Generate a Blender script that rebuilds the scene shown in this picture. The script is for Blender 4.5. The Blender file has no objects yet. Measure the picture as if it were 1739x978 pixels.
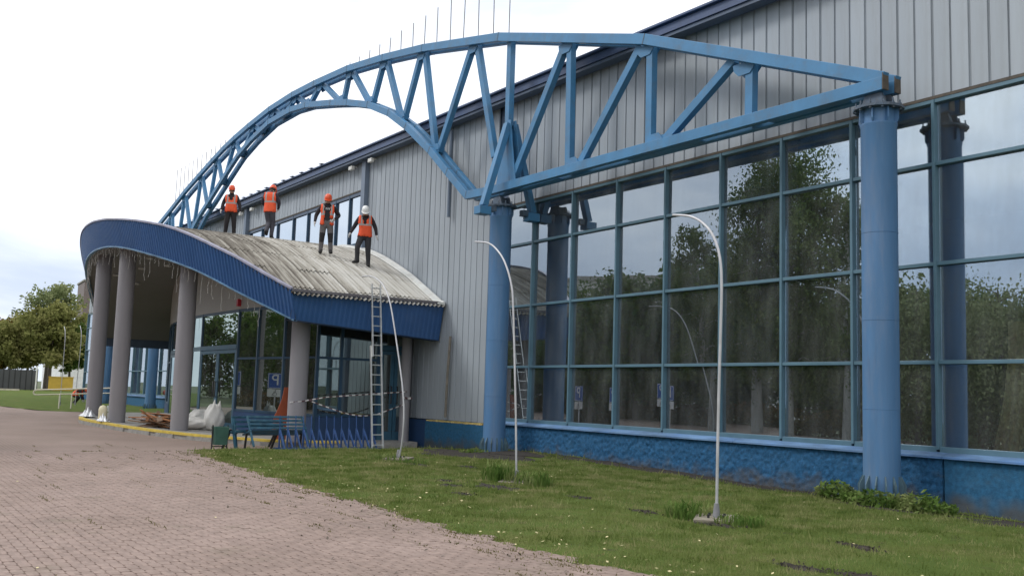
import bpy, bmesh, math, random
import numpy as np
from mathutils import Vector, Matrix

random.seed(7)
RNG = np.random.default_rng(7)
SC = bpy.context.scene
COL = SC.collection
PI = math.pi

# ------------------------------------------------------------------ camera, sky, sun, exposure
def setup_camera():
    f, pitch, roll, az = 1679.216, 0.1075366, 0.0309397, 0.9862217
    fwd = Vector((-math.sin(az)*math.cos(pitch), math.cos(az)*math.cos(pitch), math.sin(pitch)))
    right = Vector((math.cos(az), math.sin(az), 0)); up = right.cross(fwd)
    r = right*math.cos(roll) + up*math.sin(roll)
    u = -right*math.sin(roll) + up*math.cos(roll)
    m = Matrix((r, u, -fwd)).transposed().to_4x4()
    m.translation = Vector((0, 0, 1.6))
    cd = bpy.data.cameras.new('camera'); cam = bpy.data.objects.new('camera', cd)
    COL.objects.link(cam); cam.matrix_world = m
    cd.sensor_width = 36; cd.sensor_fit = 'HORIZONTAL'; cd.lens = f/1739*36
    cd.clip_start = 0.1; cd.clip_end = 5000
    SC.camera = cam
    return f, np.array([r, u, fwd])
CAM_F, CAM_M = setup_camera()
def px(P):
    c = CAM_M @ (np.array(P, float) - np.array([0, 0, 1.6]))
    return 869.5 + CAM_F*c[0]/c[2], 489 - CAM_F*c[1]/c[2], c[2]

SUN_EL, SUN_AZ = math.radians(42), math.radians(215)     # towards the sun: direction (sin az, cos az)
def setup_light():
    w = bpy.data.worlds.new('World'); SC.world = w; w.use_nodes = True
    nt = w.node_tree; N = nt.nodes; L = nt.links; N.clear()
    out = N.new('ShaderNodeOutputWorld'); bg = N.new('ShaderNodeBackground'); bg.inputs['Strength'].default_value = 0.1
    L.new(bg.outputs[0], out.inputs[0])
    sky = N.new('ShaderNodeTexSky'); sky.sky_type = 'NISHITA'; sky.sun_disc = False
    sky.sun_elevation = SUN_EL; sky.sun_rotation = SUN_AZ
    tc = N.new('ShaderNodeTexCoord')
    # cloud deck: stretch noise towards the horizon
    mp = N.new('ShaderNodeMapping'); mp.inputs['Scale'].default_value = (1.0, 1.0, 2.6); mp.inputs['Location'].default_value = (5.3, 1.7, 2.4)
    L.new(tc.outputs['Generated'], mp.inputs[0])
    n1 = N.new('ShaderNodeTexNoise'); n1.inputs['Scale'].default_value = 2.6; n1.inputs['Detail'].default_value = 8; n1.inputs['Roughness'].default_value = 0.52
    n1.inputs['Distortion'].default_value = 0.3
    L.new(mp.outputs[0], n1.inputs['Vector'])
    # thinner, brighter cloud over the hall (+y, high), heavier grey-blue cloud behind the viewer
    dot = N.new('ShaderNodeVectorMath'); dot.operation = 'DOT_PRODUCT'; dot.inputs[1].default_value = (0.15, 0.20, 0.50)
    L.new(tc.outputs['Generated'], dot.inputs[0])
    add = N.new('ShaderNodeMath'); add.operation = 'ADD'
    mul = N.new('ShaderNodeMath'); mul.operation = 'MULTIPLY'; mul.inputs[1].default_value = 1.8
    off = N.new('ShaderNodeMath'); off.operation = 'SUBTRACT'; off.inputs[1].default_value = 0.27
    L.new(n1.outputs['Fac'], mul.inputs[0]); L.new(mul.outputs[0], off.inputs[0]); L.new(off.outputs[0], add.inputs[0]); L.new(dot.outputs['Value'], add.inputs[1])
    cr = N.new('ShaderNodeValToRGB'); e = cr.color_ramp.elements
    e[0].position = 0.12; e[0].color = (4.3, 5.1, 6.5, 1)
    e[1].position = 0.80; e[1].color = (11.5, 11.6, 11.9, 1)
    k = cr.color_ramp.elements.new(0.38); k.color = (6.0, 6.8, 8.2, 1)
    k = cr.color_ramp.elements.new(0.56); k.color = (8.3, 8.9, 10.0, 1)
    L.new(add.outputs[0], cr.inputs[0])
    mix = N.new('ShaderNodeMixRGB'); mix.inputs[0].default_value = 0.95
    L.new(sky.outputs[0], mix.inputs[1]); L.new(cr.outputs[0], mix.inputs[2]); L.new(mix.outputs[0], bg.inputs['Color'])
    sd = bpy.data.lights.new('sun', 'SUN'); sd.energy = 1.1; sd.angle = math.radians(14); sd.color = (1, 0.99, 0.97)
    so = bpy.data.objects.new('sun', sd); COL.objects.link(so)
    d = Vector((math.sin(SUN_AZ)*math.cos(SUN_EL), math.cos(SUN_AZ)*math.cos(SUN_EL), math.sin(SUN_EL)))
    so.rotation_euler = d.to_track_quat('Z', 'Y').to_euler()
    vs = SC.view_settings; vs.view_transform = 'Standard'; vs.look = 'None'; vs.exposure = 0.33; vs.gamma = 1; vs.use_curve_mapping = False
setup_light()

# ------------------------------------------------------------------ helpers
class MB:
    """collects geometry for one mesh object"""
    def __init__(s): s.v = []; s.f = []; s.m = []
    def add(s, vs, fs, mi=0):
        o = len(s.v); s.v += [tuple(map(float, p)) for p in vs]; s.f += [tuple(i+o for i in f) for f in fs]; s.m += [mi]*len(fs)
    def box(s, c, d, rz=0, mi=0, R=None):
        hx, hy, hz = d[0]/2, d[1]/2, d[2]/2
        vs = [Vector((x, y, z)) for x in (-hx, hx) for y in (-hy, hy) for z in (-hz, hz)]
        if R is None and rz: R = Matrix.Rotation(rz, 3, 'Z')
        if R is not None: vs = [R @ v for v in vs]
        s.add([v + Vector(c) for v in vs], [(0, 1, 3, 2), (4, 6, 7, 5), (0, 4, 5, 1), (2, 3, 7, 6), (0, 2, 6, 4), (1, 5, 7, 3)], mi)
    def span(s, a, b, mi=0):
        s.box([(a[i]+b[i])/2 for i in range(3)], [abs(b[i]-a[i]) for i in range(3)], mi=mi)
    def beam(s, p, q, w, h, side=(0, 1, 0), mi=0):
        """box from p to q; w across 'side', h across the third axis"""
        p, q = Vector(p), Vector(q); d = (q-p).normalized(); sd = Vector(side); sd = (sd - d*sd.dot(d)).normalized(); u = d.cross(sd)
        vs = [e + sd*(a*w/2) + u*(b*h/2) for e in (p, q) for a, b in ((-1, -1), (1, -1), (1, 1), (-1, 1))]
        s.add(vs, [(3, 2, 1, 0), (4, 5, 6, 7), (0, 1, 5, 4), (1, 2, 6, 5), (2, 3, 7, 6), (3, 0, 4, 7)], mi)
    def tube(s, pts, r, n=8, mi=0, cap=True):
        pts = [Vector(p) for p in pts]; rr = r if isinstance(r, (list, tuple)) else [r]*len(pts)
        vs = []; prev = None
        for i, p in enumerate(pts):
            d = (pts[min(i+1, len(pts)-1)] - pts[max(i-1, 0)]).normalized()
            if prev is None:
                a = d.orthogonal().normalized()
            else:
                a = (prev - d*prev.dot(d)).normalized()
            prev = a; b = d.cross(a)
            vs += [p + (a*math.cos(2*PI*k/n) + b*math.sin(2*PI*k/n))*rr[i] for k in range(n)]
        fs = [(i*n+k, i*n+(k+1) % n, (i+1)*n+(k+1) % n, (i+1)*n+k) for i in range(len(pts)-1) for k in range(n)]
        if cap: fs += [tuple(reversed(range(n))), tuple(range((len(pts)-1)*n, len(pts)*n))]
        s.add(vs, fs, mi)
    def lathe(s, prof, c=(0, 0, 0), n=24, mi=0, cap=True):
        vs = [(c[0]+r*math.cos(2*PI*k/n), c[1]+r*math.sin(2*PI*k/n), c[2]+z) for r, z in prof for k in range(n)]
        fs = [(i*n+k, i*n+(k+1) % n, (i+1)*n+(k+1) % n, (i+1)*n+k) for i in range(len(prof)-1) for k in range(n)]
        if cap: fs += [tuple(reversed(range(n))), tuple(range((len(prof)-1)*n, len(prof)*n))]
        s.add(vs, fs, mi)
    def loft(s, rings, closed=True, cap=False, mi=0):
        n = len(rings[0]); vs = [p for r in rings for p in r]; m = n if closed else n-1
        fs = [(i*n+k, i*n+(k+1) % n, (i+1)*n+(k+1) % n, (i+1)*n+k) for i in range(len(rings)-1) for k in range(m)]
        if cap: fs += [tuple(reversed(range(n))), tuple(range((len(rings)-1)*n, len(rings)*n))]
        s.add(vs, fs, mi)
    def mesh(s, name, mats, smooth=None):
        me = bpy.data.meshes.new(name); me.from_pydata(s.v, [], s.f)
        for m in (mats if isinstance(mats, (list, tuple)) else [mats]): me.materials.append(m)
        if any(s.m): me.polygons.foreach_set('material_index', s.m)
        if smooth is not None:
            me.polygons.foreach_set('use_smooth', [True]*len(me.polygons))
            if smooth < 180: me.set_sharp_from_angle(angle=math.radians(smooth))
        me.update()
        return me
    def build(s, name, mats, parent=None, smooth=None, bevel=0, fix=False):
        me = s.mesh(name, mats, smooth)
        if fix:
            bm = bmesh.new(); bm.from_mesh(me); bmesh.ops.recalc_face_normals(bm, faces=bm.faces); bm.to_mesh(me); bm.free()
        o = link(name, me, parent)
        if bevel:
            b = o.modifiers.new('edge', 'BEVEL'); b.width = bevel; b.segments = 2; b.limit_method = 'ANGLE'; b.harden_normals = False
        return o
def link(name, data, parent=None):
    o = bpy.data.objects.new(name, data); COL.objects.link(o)
    if parent is not None:
        o.parent = parent; o.matrix_parent_inverse = parent.matrix_world.inverted() if parent.type != 'EMPTY' else Matrix.Translation(-parent.location)
    return o
def tag(o, label=None, cat=None, group=None, kind=None):
    if label: o['label'] = label
    if cat: o['category'] = cat
    if group: o['group'] = group
    if kind: o['kind'] = kind
    return o
def thing(name, label, cat, loc=(0, 0, 0), group=None):
    """an Empty at the thing's base; parts are given in world coordinates"""
    o = bpy.data.objects.new(name, None); COL.objects.link(o); o.location = loc; o.empty_display_size = 0.3
    return tag(o, label, cat, group)
def arrmesh(name, V, F, mats, smooth=False):
    """mesh straight from numpy arrays; F is (n,3) or (n,4)"""
    me = bpy.data.meshes.new(name); n, k = F.shape
    me.vertices.add(len(V)); me.vertices.foreach_set('co', np.ascontiguousarray(V, dtype=np.float32).ravel())
    me.loops.add(n*k); me.loops.foreach_set('vertex_index', np.ascontiguousarray(F, dtype=np.int32).ravel())
    me.polygons.add(n); me.polygons.foreach_set('loop_start', np.arange(0, n*k, k, dtype=np.int32))
    me.polygons.foreach_set('use_smooth', np.full(n, smooth))
    for m in (mats if isinstance(mats, (list, tuple)) else [mats]): me.materials.append(m)
    me.update(calc_edges=True); me.validate()
    return me
def sstep(a, b, x):
    t = np.clip((np.asarray(x, float)-a)/(b-a), 0, 1); return t*t*(3-2*t)

# ------------------------------------------------------------------ materials
def S(r, g, b):
    f = lambda c: ((c/255+0.055)/1.055)**2.4 if c > 10 else c/255/12.92
    return (f(r), f(g), f(b), 1)
def mat(name, col, rough=0.6, metal=0.0, var=0.12, scale=3.0, bump=0.0, bscale=40.0, dirt=None, dirt_amt=0.3, dscale=1.2, stretch=None, spec=0.5, coord='Object', sheen=None):
    m = bpy.data.materials.new(name); m.use_nodes = True; nt = m.node_tree; N = nt.nodes; L = nt.links
    b = N['Principled BSDF']; b.inputs['Roughness'].default_value = rough; b.inputs['Metallic'].default_value = metal
    b.inputs['Specular IOR Level'].default_value = spec
    tc = N.new('ShaderNodeTexCoord'); src = tc.outputs[coord]
    if stretch:
        mp = N.new('ShaderNodeMapping'); mp.inputs['Scale'].default_value = stretch; L.new(src, mp.inputs[0]); src2 = mp.outputs[0]
    else: src2 = src
    n = N.new('ShaderNodeTexNoise'); n.inputs['Scale'].default_value = scale; n.inputs['Detail'].default_value = 6; n.inputs['Roughness'].default_value = 0.6
    L.new(src2, n.inputs['Vector'])
    r = N.new('ShaderNodeValToRGB'); c = Vector(col[:3])
    r.color_ramp.elements[0].position = 0.3; r.color_ramp.elements[0].color = (*(c*(1-var)), 1)
    r.color_ramp.elements[1].position = 0.7; r.color_ramp.elements[1].color = (*[min(1, x*(1+var)) for x in c], 1)
    L.new(n.outputs['Fac'], r.inputs[0]); last = r.outputs[0]
    if dirt:
        d = N.new('ShaderNodeTexNoise'); d.inputs['Scale'].default_value = dscale; d.inputs['Detail'].default_value = 9; d.inputs['Roughness'].default_value = 0.7
        L.new(src2, d.inputs['Vector'])
        dr = N.new('ShaderNodeValToRGB'); dr.color_ramp.elements[0].position = 0.5; dr.color_ramp.elements[0].color = (0, 0, 0, 1)
        dr.color_ramp.elements[1].position = 0.75; dr.color_ramp.elements[1].color = (dirt_amt,)*3 + (1,)
        L.new(d.outputs['Fac'], dr.inputs[0])
        mx = N.new('ShaderNodeMixRGB'); mx.inputs[2].default_value = dirt; L.new(dr.outputs[0], mx.inputs[0]); L.new(last, mx.inputs[1]); last = mx.outputs[0]
    L.new(last, b.inputs['Base Color'])
    rv = N.new('ShaderNodeMapRange'); rv.inputs[3].default_value = max(0, rough-0.12); rv.inputs[4].default_value = min(1, rough+0.12)
    L.new(n.outputs['Fac'], rv.inputs[0]); L.new(rv.outputs[0], b.inputs['Roughness'])
    if bump:
        bn = N.new('ShaderNodeTexNoise'); bn.inputs['Scale'].default_value = bscale; bn.inputs['Detail'].default_value = 4; L.new(src, bn.inputs['Vector'])
        bp = N.new('ShaderNodeBump'); bp.inputs['Strength'].default_value = bump; bp.inputs['Distance'].default_value = 0.02
        L.new(bn.outputs['Fac'], bp.inputs['Height']); L.new(bp.outputs[0], b.inputs['Normal'])
    return m
def emit_free_foliage(name, c1, c2, c3, nscale=0.5, trans=0.35):
    m = bpy.data.materials.new(name); m.use_nodes = True; nt = m.node_tree; N = nt.nodes; L = nt.links
    N.remove(N['Principled BSDF']); out = N['Material Output']
    g = N.new('ShaderNodeNewGeometry')
    n = N.new('ShaderNodeTexNoise'); n.inputs['Scale'].default_value = nscale; n.inputs['Detail'].default_value = 4
    L.new(g.outputs['Position'], n.inputs['Vector'])
    w = N.new('ShaderNodeTexWhiteNoise'); w.noise_dimensions = '3D'
    sn = N.new('ShaderNodeVectorMath'); sn.operation = 'SNAP'; sn.inputs[1].default_value = (0.25,)*3
    L.new(g.outputs['Position'], sn.inputs[0]); L.new(sn.outputs[0], w.inputs['Vector'])
    mx = N.new('ShaderNodeMath'); mx.operation = 'MULTIPLY_ADD'; mx.inputs[1].default_value = 0.35
    L.new(w.outputs['Value'], mx.inputs[0]); L.new(n.outputs['Fac'], mx.inputs[2])
    r = N.new('ShaderNodeValToRGB'); e = r.color_ramp.elements
    e[0].position = 0.35; e[0].color = (*c1, 1); e[1].position = 0.95; e[1].color = (*c3, 1); k = e.new(0.65); k.color = (*c2, 1)
    L.new(mx.outputs[0], r.inputs[0])
    d = N.new('ShaderNodeBsdfDiffuse'); t = N.new('ShaderNodeBsdfTranslucent'); ms = N.new('ShaderNodeMixShader'); ms.inputs[0].default_value = trans
    L.new(r.outputs[0], d.inputs[0]); L.new(r.outputs[0], t.inputs[0]); L.new(d.outputs[0], ms.inputs[1]); L.new(t.outputs[0], ms.inputs[2])
    L.new(ms.outputs[0], out.inputs[0])
    return m
def glass_mat(name, refl=0.4, tint=(0.2, 0.25, 0.25), gl=(0.86, 0.93, 1.0), dust=0.05):
    m = bpy.data.materials.new(name); m.use_nodes = True; nt = m.node_tree; N = nt.nodes; L = nt.links
    N.remove(N['Principled BSDF']); out = N['Material Output']
    tr = N.new('ShaderNodeBsdfTransparent'); tr.inputs[0].default_value = (*tint, 1)
    g = N.new('ShaderNodeBsdfGlossy'); g.inputs['Color'].default_value = (*gl, 1); g.inputs['Roughness'].default_value = 0.0
    lw = N.new('ShaderNodeFresnel'); lw.inputs[0].default_value = 1.5
    ma = N.new('ShaderNodeMath'); ma.operation = 'MULTIPLY_ADD'; ma.inputs[1].default_value = 1-refl; ma.inputs[2].default_value = refl
    L.new(lw.outputs[0], ma.inputs[0])
    a = N.new('ShaderNodeMixShader'); L.new(ma.outputs[0], a.inputs[0]); L.new(tr.outputs[0], a.inputs[1]); L.new(g.outputs[0], a.inputs[2])
    # dust film: streaky
    tc = N.new('ShaderNodeTexCoord'); mp = N.new('ShaderNodeMapping'); mp.inputs['Scale'].default_value = (1.6, 1.6, 0.35); L.new(tc.outputs['Object'], mp.inputs[0])
    n = N.new('ShaderNodeTexNoise'); n.inputs['Scale'].default_value = 2.2; n.inputs['Detail'].default_value = 7; L.new(mp.outputs[0], n.inputs['Vector'])
    mr = N.new('ShaderNodeMapRange'); mr.inputs[1].default_value = 0.35; mr.inputs[2].default_value = 0.8; mr.inputs[3].default_value = dust*0.35; mr.inputs[4].default_value = dust*2.2
    L.new(n.outputs['Fac'], mr.inputs[0])
    df = N.new('ShaderNodeBsdfDiffuse'); df.inputs[0].default_value = (0.42, 0.42, 0.4, 1)
    b = N.new('ShaderNodeMixShader'); L.new(mr.outputs[0], b.inputs[0]); L.new(a.outputs[0], b.inputs[1]); L.new(df.outputs[0], b.inputs[2])
    L.new(b.outputs[0], out.inputs[0])
    return m
BLUE_STEEL = mat('blue steel paint', (0.050, 0.185, 0.350, 1), 0.5, var=0.16, scale=1.6, dirt=(0.10, 0.12, 0.13, 1), dirt_amt=0.55, dscale=2.6, bump=0.04, bscale=60)
def streaks(m, col, amt, sc=(5, 5, .25), lo=.55, hi=.8):
    nt = m.node_tree; N = nt.nodes; L = nt.links; b = N['Principled BSDF']; src = b.inputs['Base Color'].links[0].from_socket
    g = N.new('ShaderNodeNewGeometry'); mp = N.new('ShaderNodeMapping'); mp.inputs['Scale'].default_value = sc; L.new(g.outputs['Position'], mp.inputs[0])
    n = N.new('ShaderNodeTexNoise'); n.inputs['Scale'].default_value = 1.3; n.inputs['Detail'].default_value = 9; n.inputs['Roughness'].default_value = .7; L.new(mp.outputs[0], n.inputs['Vector'])
    r = N.new('ShaderNodeMapRange'); r.inputs[1].default_value = lo; r.inputs[2].default_value = hi; r.inputs[3].default_value = 0; r.inputs[4].default_value = amt; L.new(n.outputs['Fac'], r.inputs[0])
    mx = N.new('ShaderNodeMixRGB'); mx.inputs[2].default_value = col; L.new(r.outputs[0], mx.inputs[0]); L.new(src, mx.inputs[1]); L.new(mx.outputs[0], b.inputs['Base Color'])
streaks(BLUE_STEEL, (.13, .23, .32, 1), .4)
streaks(BLUE_STEEL, (.11, .08, .06, 1), .45, (9, 9, 1.2), .62, .8)
BLUE_COL = mat('blue column paint', (0.072, 0.175, 0.335, 1), 0.55, var=0.12, scale=1.1, dirt=(0.17, 0.21, 0.28, 1), dirt_amt=0.6, dscale=0.9, stretch=(3, 3, 0.5), bump=0.03, bscale=30)
streaks(BLUE_COL, (.18, .25, .36, 1), .4, (6, 6, .3), .52, .78)
streaks(BLUE_COL, (.06, .09, .13, 1), .5, (8, 8, .5), .6, .8)
BLUE_DARK = mat('dark flange steel', (0.07, 0.10, 0.14, 1), 0.6, var=0.3, scale=6, dirt=(0.16, 0.13, 0.10, 1), dirt_amt=0.6, dscale=5)
RUST = mat('brown end plate', (0.085, 0.07, 0.055, 1), 0.8, var=0.3, scale=10)
FIN = mat('weathered fin paint', (0.075, 0.135, 0.165, 1), 0.65, var=0.25, scale=8, dirt=(0.10, 0.08, 0.06, 1), dirt_amt=0.5, dscale=7)
CLAD = mat('grey cladding sheet', (0.332, 0.366, 0.398, 1), 0.55, var=0.06, scale=0.7, dirt=(0.25, 0.26, 0.265, 1), dirt_amt=0.6, dscale=0.9, stretch=(3.5, 3.5, 0.35))
def tone_by_object(m, lo, hi):
    nt = m.node_tree; N = nt.nodes; L = nt.links; b = N['Principled BSDF']; src = b.inputs['Base Color'].links[0].from_socket
    oi = N.new('ShaderNodeObjectInfo'); mr = N.new('ShaderNodeMapRange'); mr.inputs[3].default_value = lo; mr.inputs[4].default_value = hi; L.new(oi.outputs['Random'], mr.inputs[0])
    v = N.new('ShaderNodeVectorMath'); v.operation = 'SCALE'; L.new(src, v.inputs[0]); L.new(mr.outputs[0], v.inputs['Scale']); L.new(v.outputs[0], b.inputs['Base Color'])
tone_by_object(CLAD, 0.93, 1.06)
streaks(CLAD, (.20, .20, .195, 1), .3, (7, 7, .22), .60, .8)
CLAD_TRIM = mat('dark trim sheet', (0.07, 0.10, 0.15, 1), 0.5, var=0.2, scale=2)
PILASTER = mat('slate pilaster sheet', (0.15, 0.19, 0.25, 1), 0.5, var=0.1, scale=2)
FASCIA_ROOF = mat('roof edge blue sheet', (0.05, 0.082, 0.165, 1), 0.45, var=0.2, scale=1.5)
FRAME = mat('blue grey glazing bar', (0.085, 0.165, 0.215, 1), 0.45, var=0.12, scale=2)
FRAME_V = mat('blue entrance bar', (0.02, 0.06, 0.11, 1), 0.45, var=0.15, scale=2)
FRAME_D = mat('teal door frame', (0.04, 0.11, 0.17, 1), 0.45, var=0.15, scale=2)
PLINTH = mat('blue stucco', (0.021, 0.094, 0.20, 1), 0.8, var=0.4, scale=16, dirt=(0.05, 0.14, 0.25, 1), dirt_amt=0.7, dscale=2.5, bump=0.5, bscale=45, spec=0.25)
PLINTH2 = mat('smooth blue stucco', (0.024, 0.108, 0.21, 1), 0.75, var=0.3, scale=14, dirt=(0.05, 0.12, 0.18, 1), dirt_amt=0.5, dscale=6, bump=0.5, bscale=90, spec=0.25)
streaks(PLINTH, (.10, .10, .09, 1), .5, (1.5, 1.5, 2.5), .60, .78); streaks(PLINTH2, (.10, .11, .11, 1), .45, (1.5, 1.5, 2.5), .58, .78)
def mud_foot(m, amt):
    nt = m.node_tree; N = nt.nodes; L = nt.links; b = N['Principled BSDF']; src = b.inputs['Base Color'].links[0].from_socket
    g = N.new('ShaderNodeNewGeometry'); sp = N.new('ShaderNodeSeparateXYZ'); L.new(g.outputs['Position'], sp.inputs[0]); n = N.new('ShaderNodeTexNoise'); n.inputs['Scale'].default_value = 3.5; n.inputs['Detail'].default_value = 9; L.new(g.outputs['Position'], n.inputs['Vector'])
    a = N.new('ShaderNodeMath'); a.operation = 'MULTIPLY_ADD'; a.inputs[1].default_value = -.75; L.new(n.outputs['Fac'], a.inputs[0]); L.new(sp.outputs['Z'], a.inputs[2])
    r = N.new('ShaderNodeMapRange'); r.inputs[1].default_value = -.12; r.inputs[2].default_value = -.42; r.inputs[3].default_value = 0; r.inputs[4].default_value = amt; L.new(a.outputs[0], r.inputs[0])
    mx = N.new('ShaderNodeMixRGB'); mx.inputs[2].default_value = (.085, .075, .06, 1); L.new(r.outputs[0], mx.inputs[0]); L.new(src, mx.inputs[1]); L.new(mx.outputs[0], b.inputs['Base Color'])
mud_foot(PLINTH, .8); mud_foot(PLINTH2, .75)
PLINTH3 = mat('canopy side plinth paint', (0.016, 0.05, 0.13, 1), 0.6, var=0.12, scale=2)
SILL = mat('pale blue sill sheet', (0.11, 0.20, 0.34, 1), 0.65, var=0.4, scale=2, dirt=(0.06, 0.19, 0.5, 1), dirt_amt=0.7, dscale=1.5, stretch=(0.6, 1, 4))
FASCIA = mat('royal blue profiled sheet', (0.034, 0.102, 0.265, 1), 0.42, var=0.1, scale=1.2, dirt=(0.06, 0.12, 0.25, 1), dirt_amt=0.5, dscale=1.5)
TRIM_L = mat('lilac white edge strip', (0.27, 0.265, 0.34, 1), 0.5, var=0.3, scale=3)
SOFFIT = mat('grey soffit panel', (0.155, 0.153, 0.146, 1), 0.75, var=0.08, scale=1)
GREYCOL = mat('grey column render', (0.255, 0.245, 0.26, 1), 0.75, var=0.07, scale=1.4, dirt=(0.2, 0.19, 0.19, 1), dirt_amt=0.12, dscale=1.8, stretch=(2, 2, 0.5), bump=0.06, bscale=60)
BANDM = mat('light grey render band', (0.42, 0.41, 0.39, 1), 0.8, var=0.05, scale=1.5)
CONC = mat('grey concrete', (0.31, 0.30, 0.28, 1), 0.85, var=0.2, scale=5, dirt=(0.15, 0.13, 0.11, 1), dirt_amt=0.6, dscale=3, bump=0.15, bscale=60)
YELLOW = mat('worn yellow kerb paint', (0.62, 0.46, 0.08, 1), 0.7, var=0.2, scale=5, dirt=(0.45, 0.40, 0.32, 1), dirt_amt=0.6, dscale=4)
WHITE_F = mat('white flashing', (0.72, 0.72, 0.68, 1), 0.6, var=0.12, scale=2, dirt=(0.40, 0.33, 0.22, 1), dirt_amt=0.5, dscale=3)
ALU = mat('aluminium', (0.62, 0.62, 0.60, 1), 0.35, metal=0.7, var=0.1, scale=6)
GALV = mat('pale painted pole', (0.50, 0.50, 0.515, 1), 0.45, metal=0.25, var=0.12, scale=3, dirt=(0.35, 0.3, 0.25, 1), dirt_amt=0.4, dscale=4)
DARKINT = mat('dark interior wall', (0.10, 0.10, 0.095, 1), 0.9, var=0.2, scale=0.6)
FLOORINT = mat('interior floor', (0.16, 0.14, 0.12, 1), 0.7, var=0.15, scale=0.8)
CURTAIN = mat('sand curtain cloth', (0.84, 0.70, 0.44, 1), 0.9, var=0.15, scale=2)
GREEN_BIN = mat('green bin paint', (0.035, 0.10, 0.075, 1), 0.5, var=0.2, scale=4)
BENCH = mat('teal blue bench paint', (0.026, 0.095, 0.145, 1), 0.5, var=0.4, scale=6, dirt=(0.12, 0.18, 0.19, 1), dirt_amt=0.5, dscale=7)
RACKB = mat('bright blue rack paint', (0.025, 0.075, 0.22, 1), 0.45, var=0.2, scale=4)
BLACK = mat('black metal', (0.02, 0.02, 0.022, 1), 0.5, var=0.2, scale=5)
SACK = mat('white woven sack', (0.66, 0.65, 0.62, 1), 0.75, var=0.12, scale=6, dirt=(0.35, 0.30, 0.24, 1), dirt_amt=0.5, dscale=3, bump=0.3, bscale=25)
WOOD = mat('orange brown board', (0.34, 0.15, 0.065, 1), 0.75, var=0.35, scale=5, stretch=(1, 6, 6))
WOOD2 = mat('grey brown board', (0.20, 0.125, 0.08, 1), 0.8, var=0.3, scale=5, stretch=(1, 6, 6))
REDBOARD = mat('rust red board', (0.33, 0.075, 0.03, 1), 0.7, var=0.2, scale=3)
FILM = mat('white plastic film', (0.72, 0.73, 0.76, 1), 0.3, var=0.08, scale=4, bump=0.5, bscale=12)
CREAM = mat('cream plastic', (0.72, 0.66, 0.46, 1), 0.6, var=0.1, scale=4)
RAILM = mat('cream rail paint', (0.60, 0.55, 0.45, 1), 0.5, var=0.1, scale=4)
SOIL = mat('dark soil', (0.028, 0.022, 0.016, 1), 0.95, var=0.4, scale=4, bump=0.8, bscale=25, coord='Object', dirt=(0.07, 0.055, 0.04, 1), dirt_amt=0.6, dscale=3)
STRAND = mat('pale light string', (0.40, 0.385, 0.355, 1), 0.5, var=0.15, scale=10)
RED = mat('red plastic', (0.55, 0.03, 0.05, 1), 0.4)
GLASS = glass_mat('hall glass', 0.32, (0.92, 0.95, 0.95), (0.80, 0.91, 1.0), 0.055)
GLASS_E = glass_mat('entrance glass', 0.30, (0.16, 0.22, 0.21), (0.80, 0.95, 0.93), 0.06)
GLASS_C = glass_mat('upper strip glass', 0.62, (0.1, 0.12, 0.14), (0.80, 0.90, 1.0), 0.04)

# ------------------------------------------------------------------ terrain
def zp(x): return max(0.0, min(.34, .0206*(-28.9-x)))
def zg(x, y):
    x = np.asarray(x, float); y = np.asarray(y, float)
    dip = -0.17*sstep(-24.2, -27.5, x) + 0.0206*np.clip(-28.9-x, 0, 16.5)
    far = 0.28*sstep(-72, -112, x)
    wall = np.interp(x, [-60, -27, -24, -22, -20, -17, -14, -11, -8, 5], [0, -.02, 0.0, .10, .09, .03, -.06, -.09, -.13, -.15])*sstep(13.2, 15.3, y)*sstep(17, 16, y)
    return dip + far + wall
LX = [-26.9, -25.4, -24.1, -21.4, -18.6, -16.8, -14, -12.6, -11.2, -9, -7, 0, 9]
LY = [9.0, 7.45, 7.0, 6.72, 6.52, 6.4, 6.2, 6.22, 6.06, 6.0, 6.15, 6.3, 6.5]
def lawn_edge(x):
    x = np.asarray(x, float)
    return np.interp(x, LX, LY) + 0.07*np.sin(x*5.1) + 0.05*np.sin(x*11.7+1)
def grid_sheet(name, m, xs, ys, zf, kind='structure', parent=None):
    X, Y = np.meshgrid(xs, ys, indexing='ij'); Z = zf(X, Y); nx, ny = len(xs), len(ys)
    V = np.stack([X, Y, Z], -1).reshape(-1, 3); i = np.arange(nx*ny).reshape(nx, ny)
    F = np.stack([i[:-1, :-1], i[1:, :-1], i[1:, 1:], i[:-1, 1:]], -1).reshape(-1, 4)
    o = link(name, arrmesh(name, V, F, m, True), parent); tag(o, kind=kind); return o
GROUND_M = mat('far ground', (0.075, 0.095, 0.035, 1), 0.95, var=0.3, scale=0.15, dirt=(0.13, 0.11, 0.07, 1), dirt_amt=0.6, dscale=0.06)
grid_sheet('ground', GROUND_M, np.concatenate([np.linspace(-1500, -200, 14), np.linspace(-160, 60, 45), np.linspace(120, 1500, 12)]),
           np.concatenate([np.linspace(-1500, -100, 14), np.linspace(-80, 60, 29), np.linspace(100, 1500, 12)]),
           lambda x, y: zg(x, y) - 0.42 + 0.36*sstep(-64, -74, x))

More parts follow.
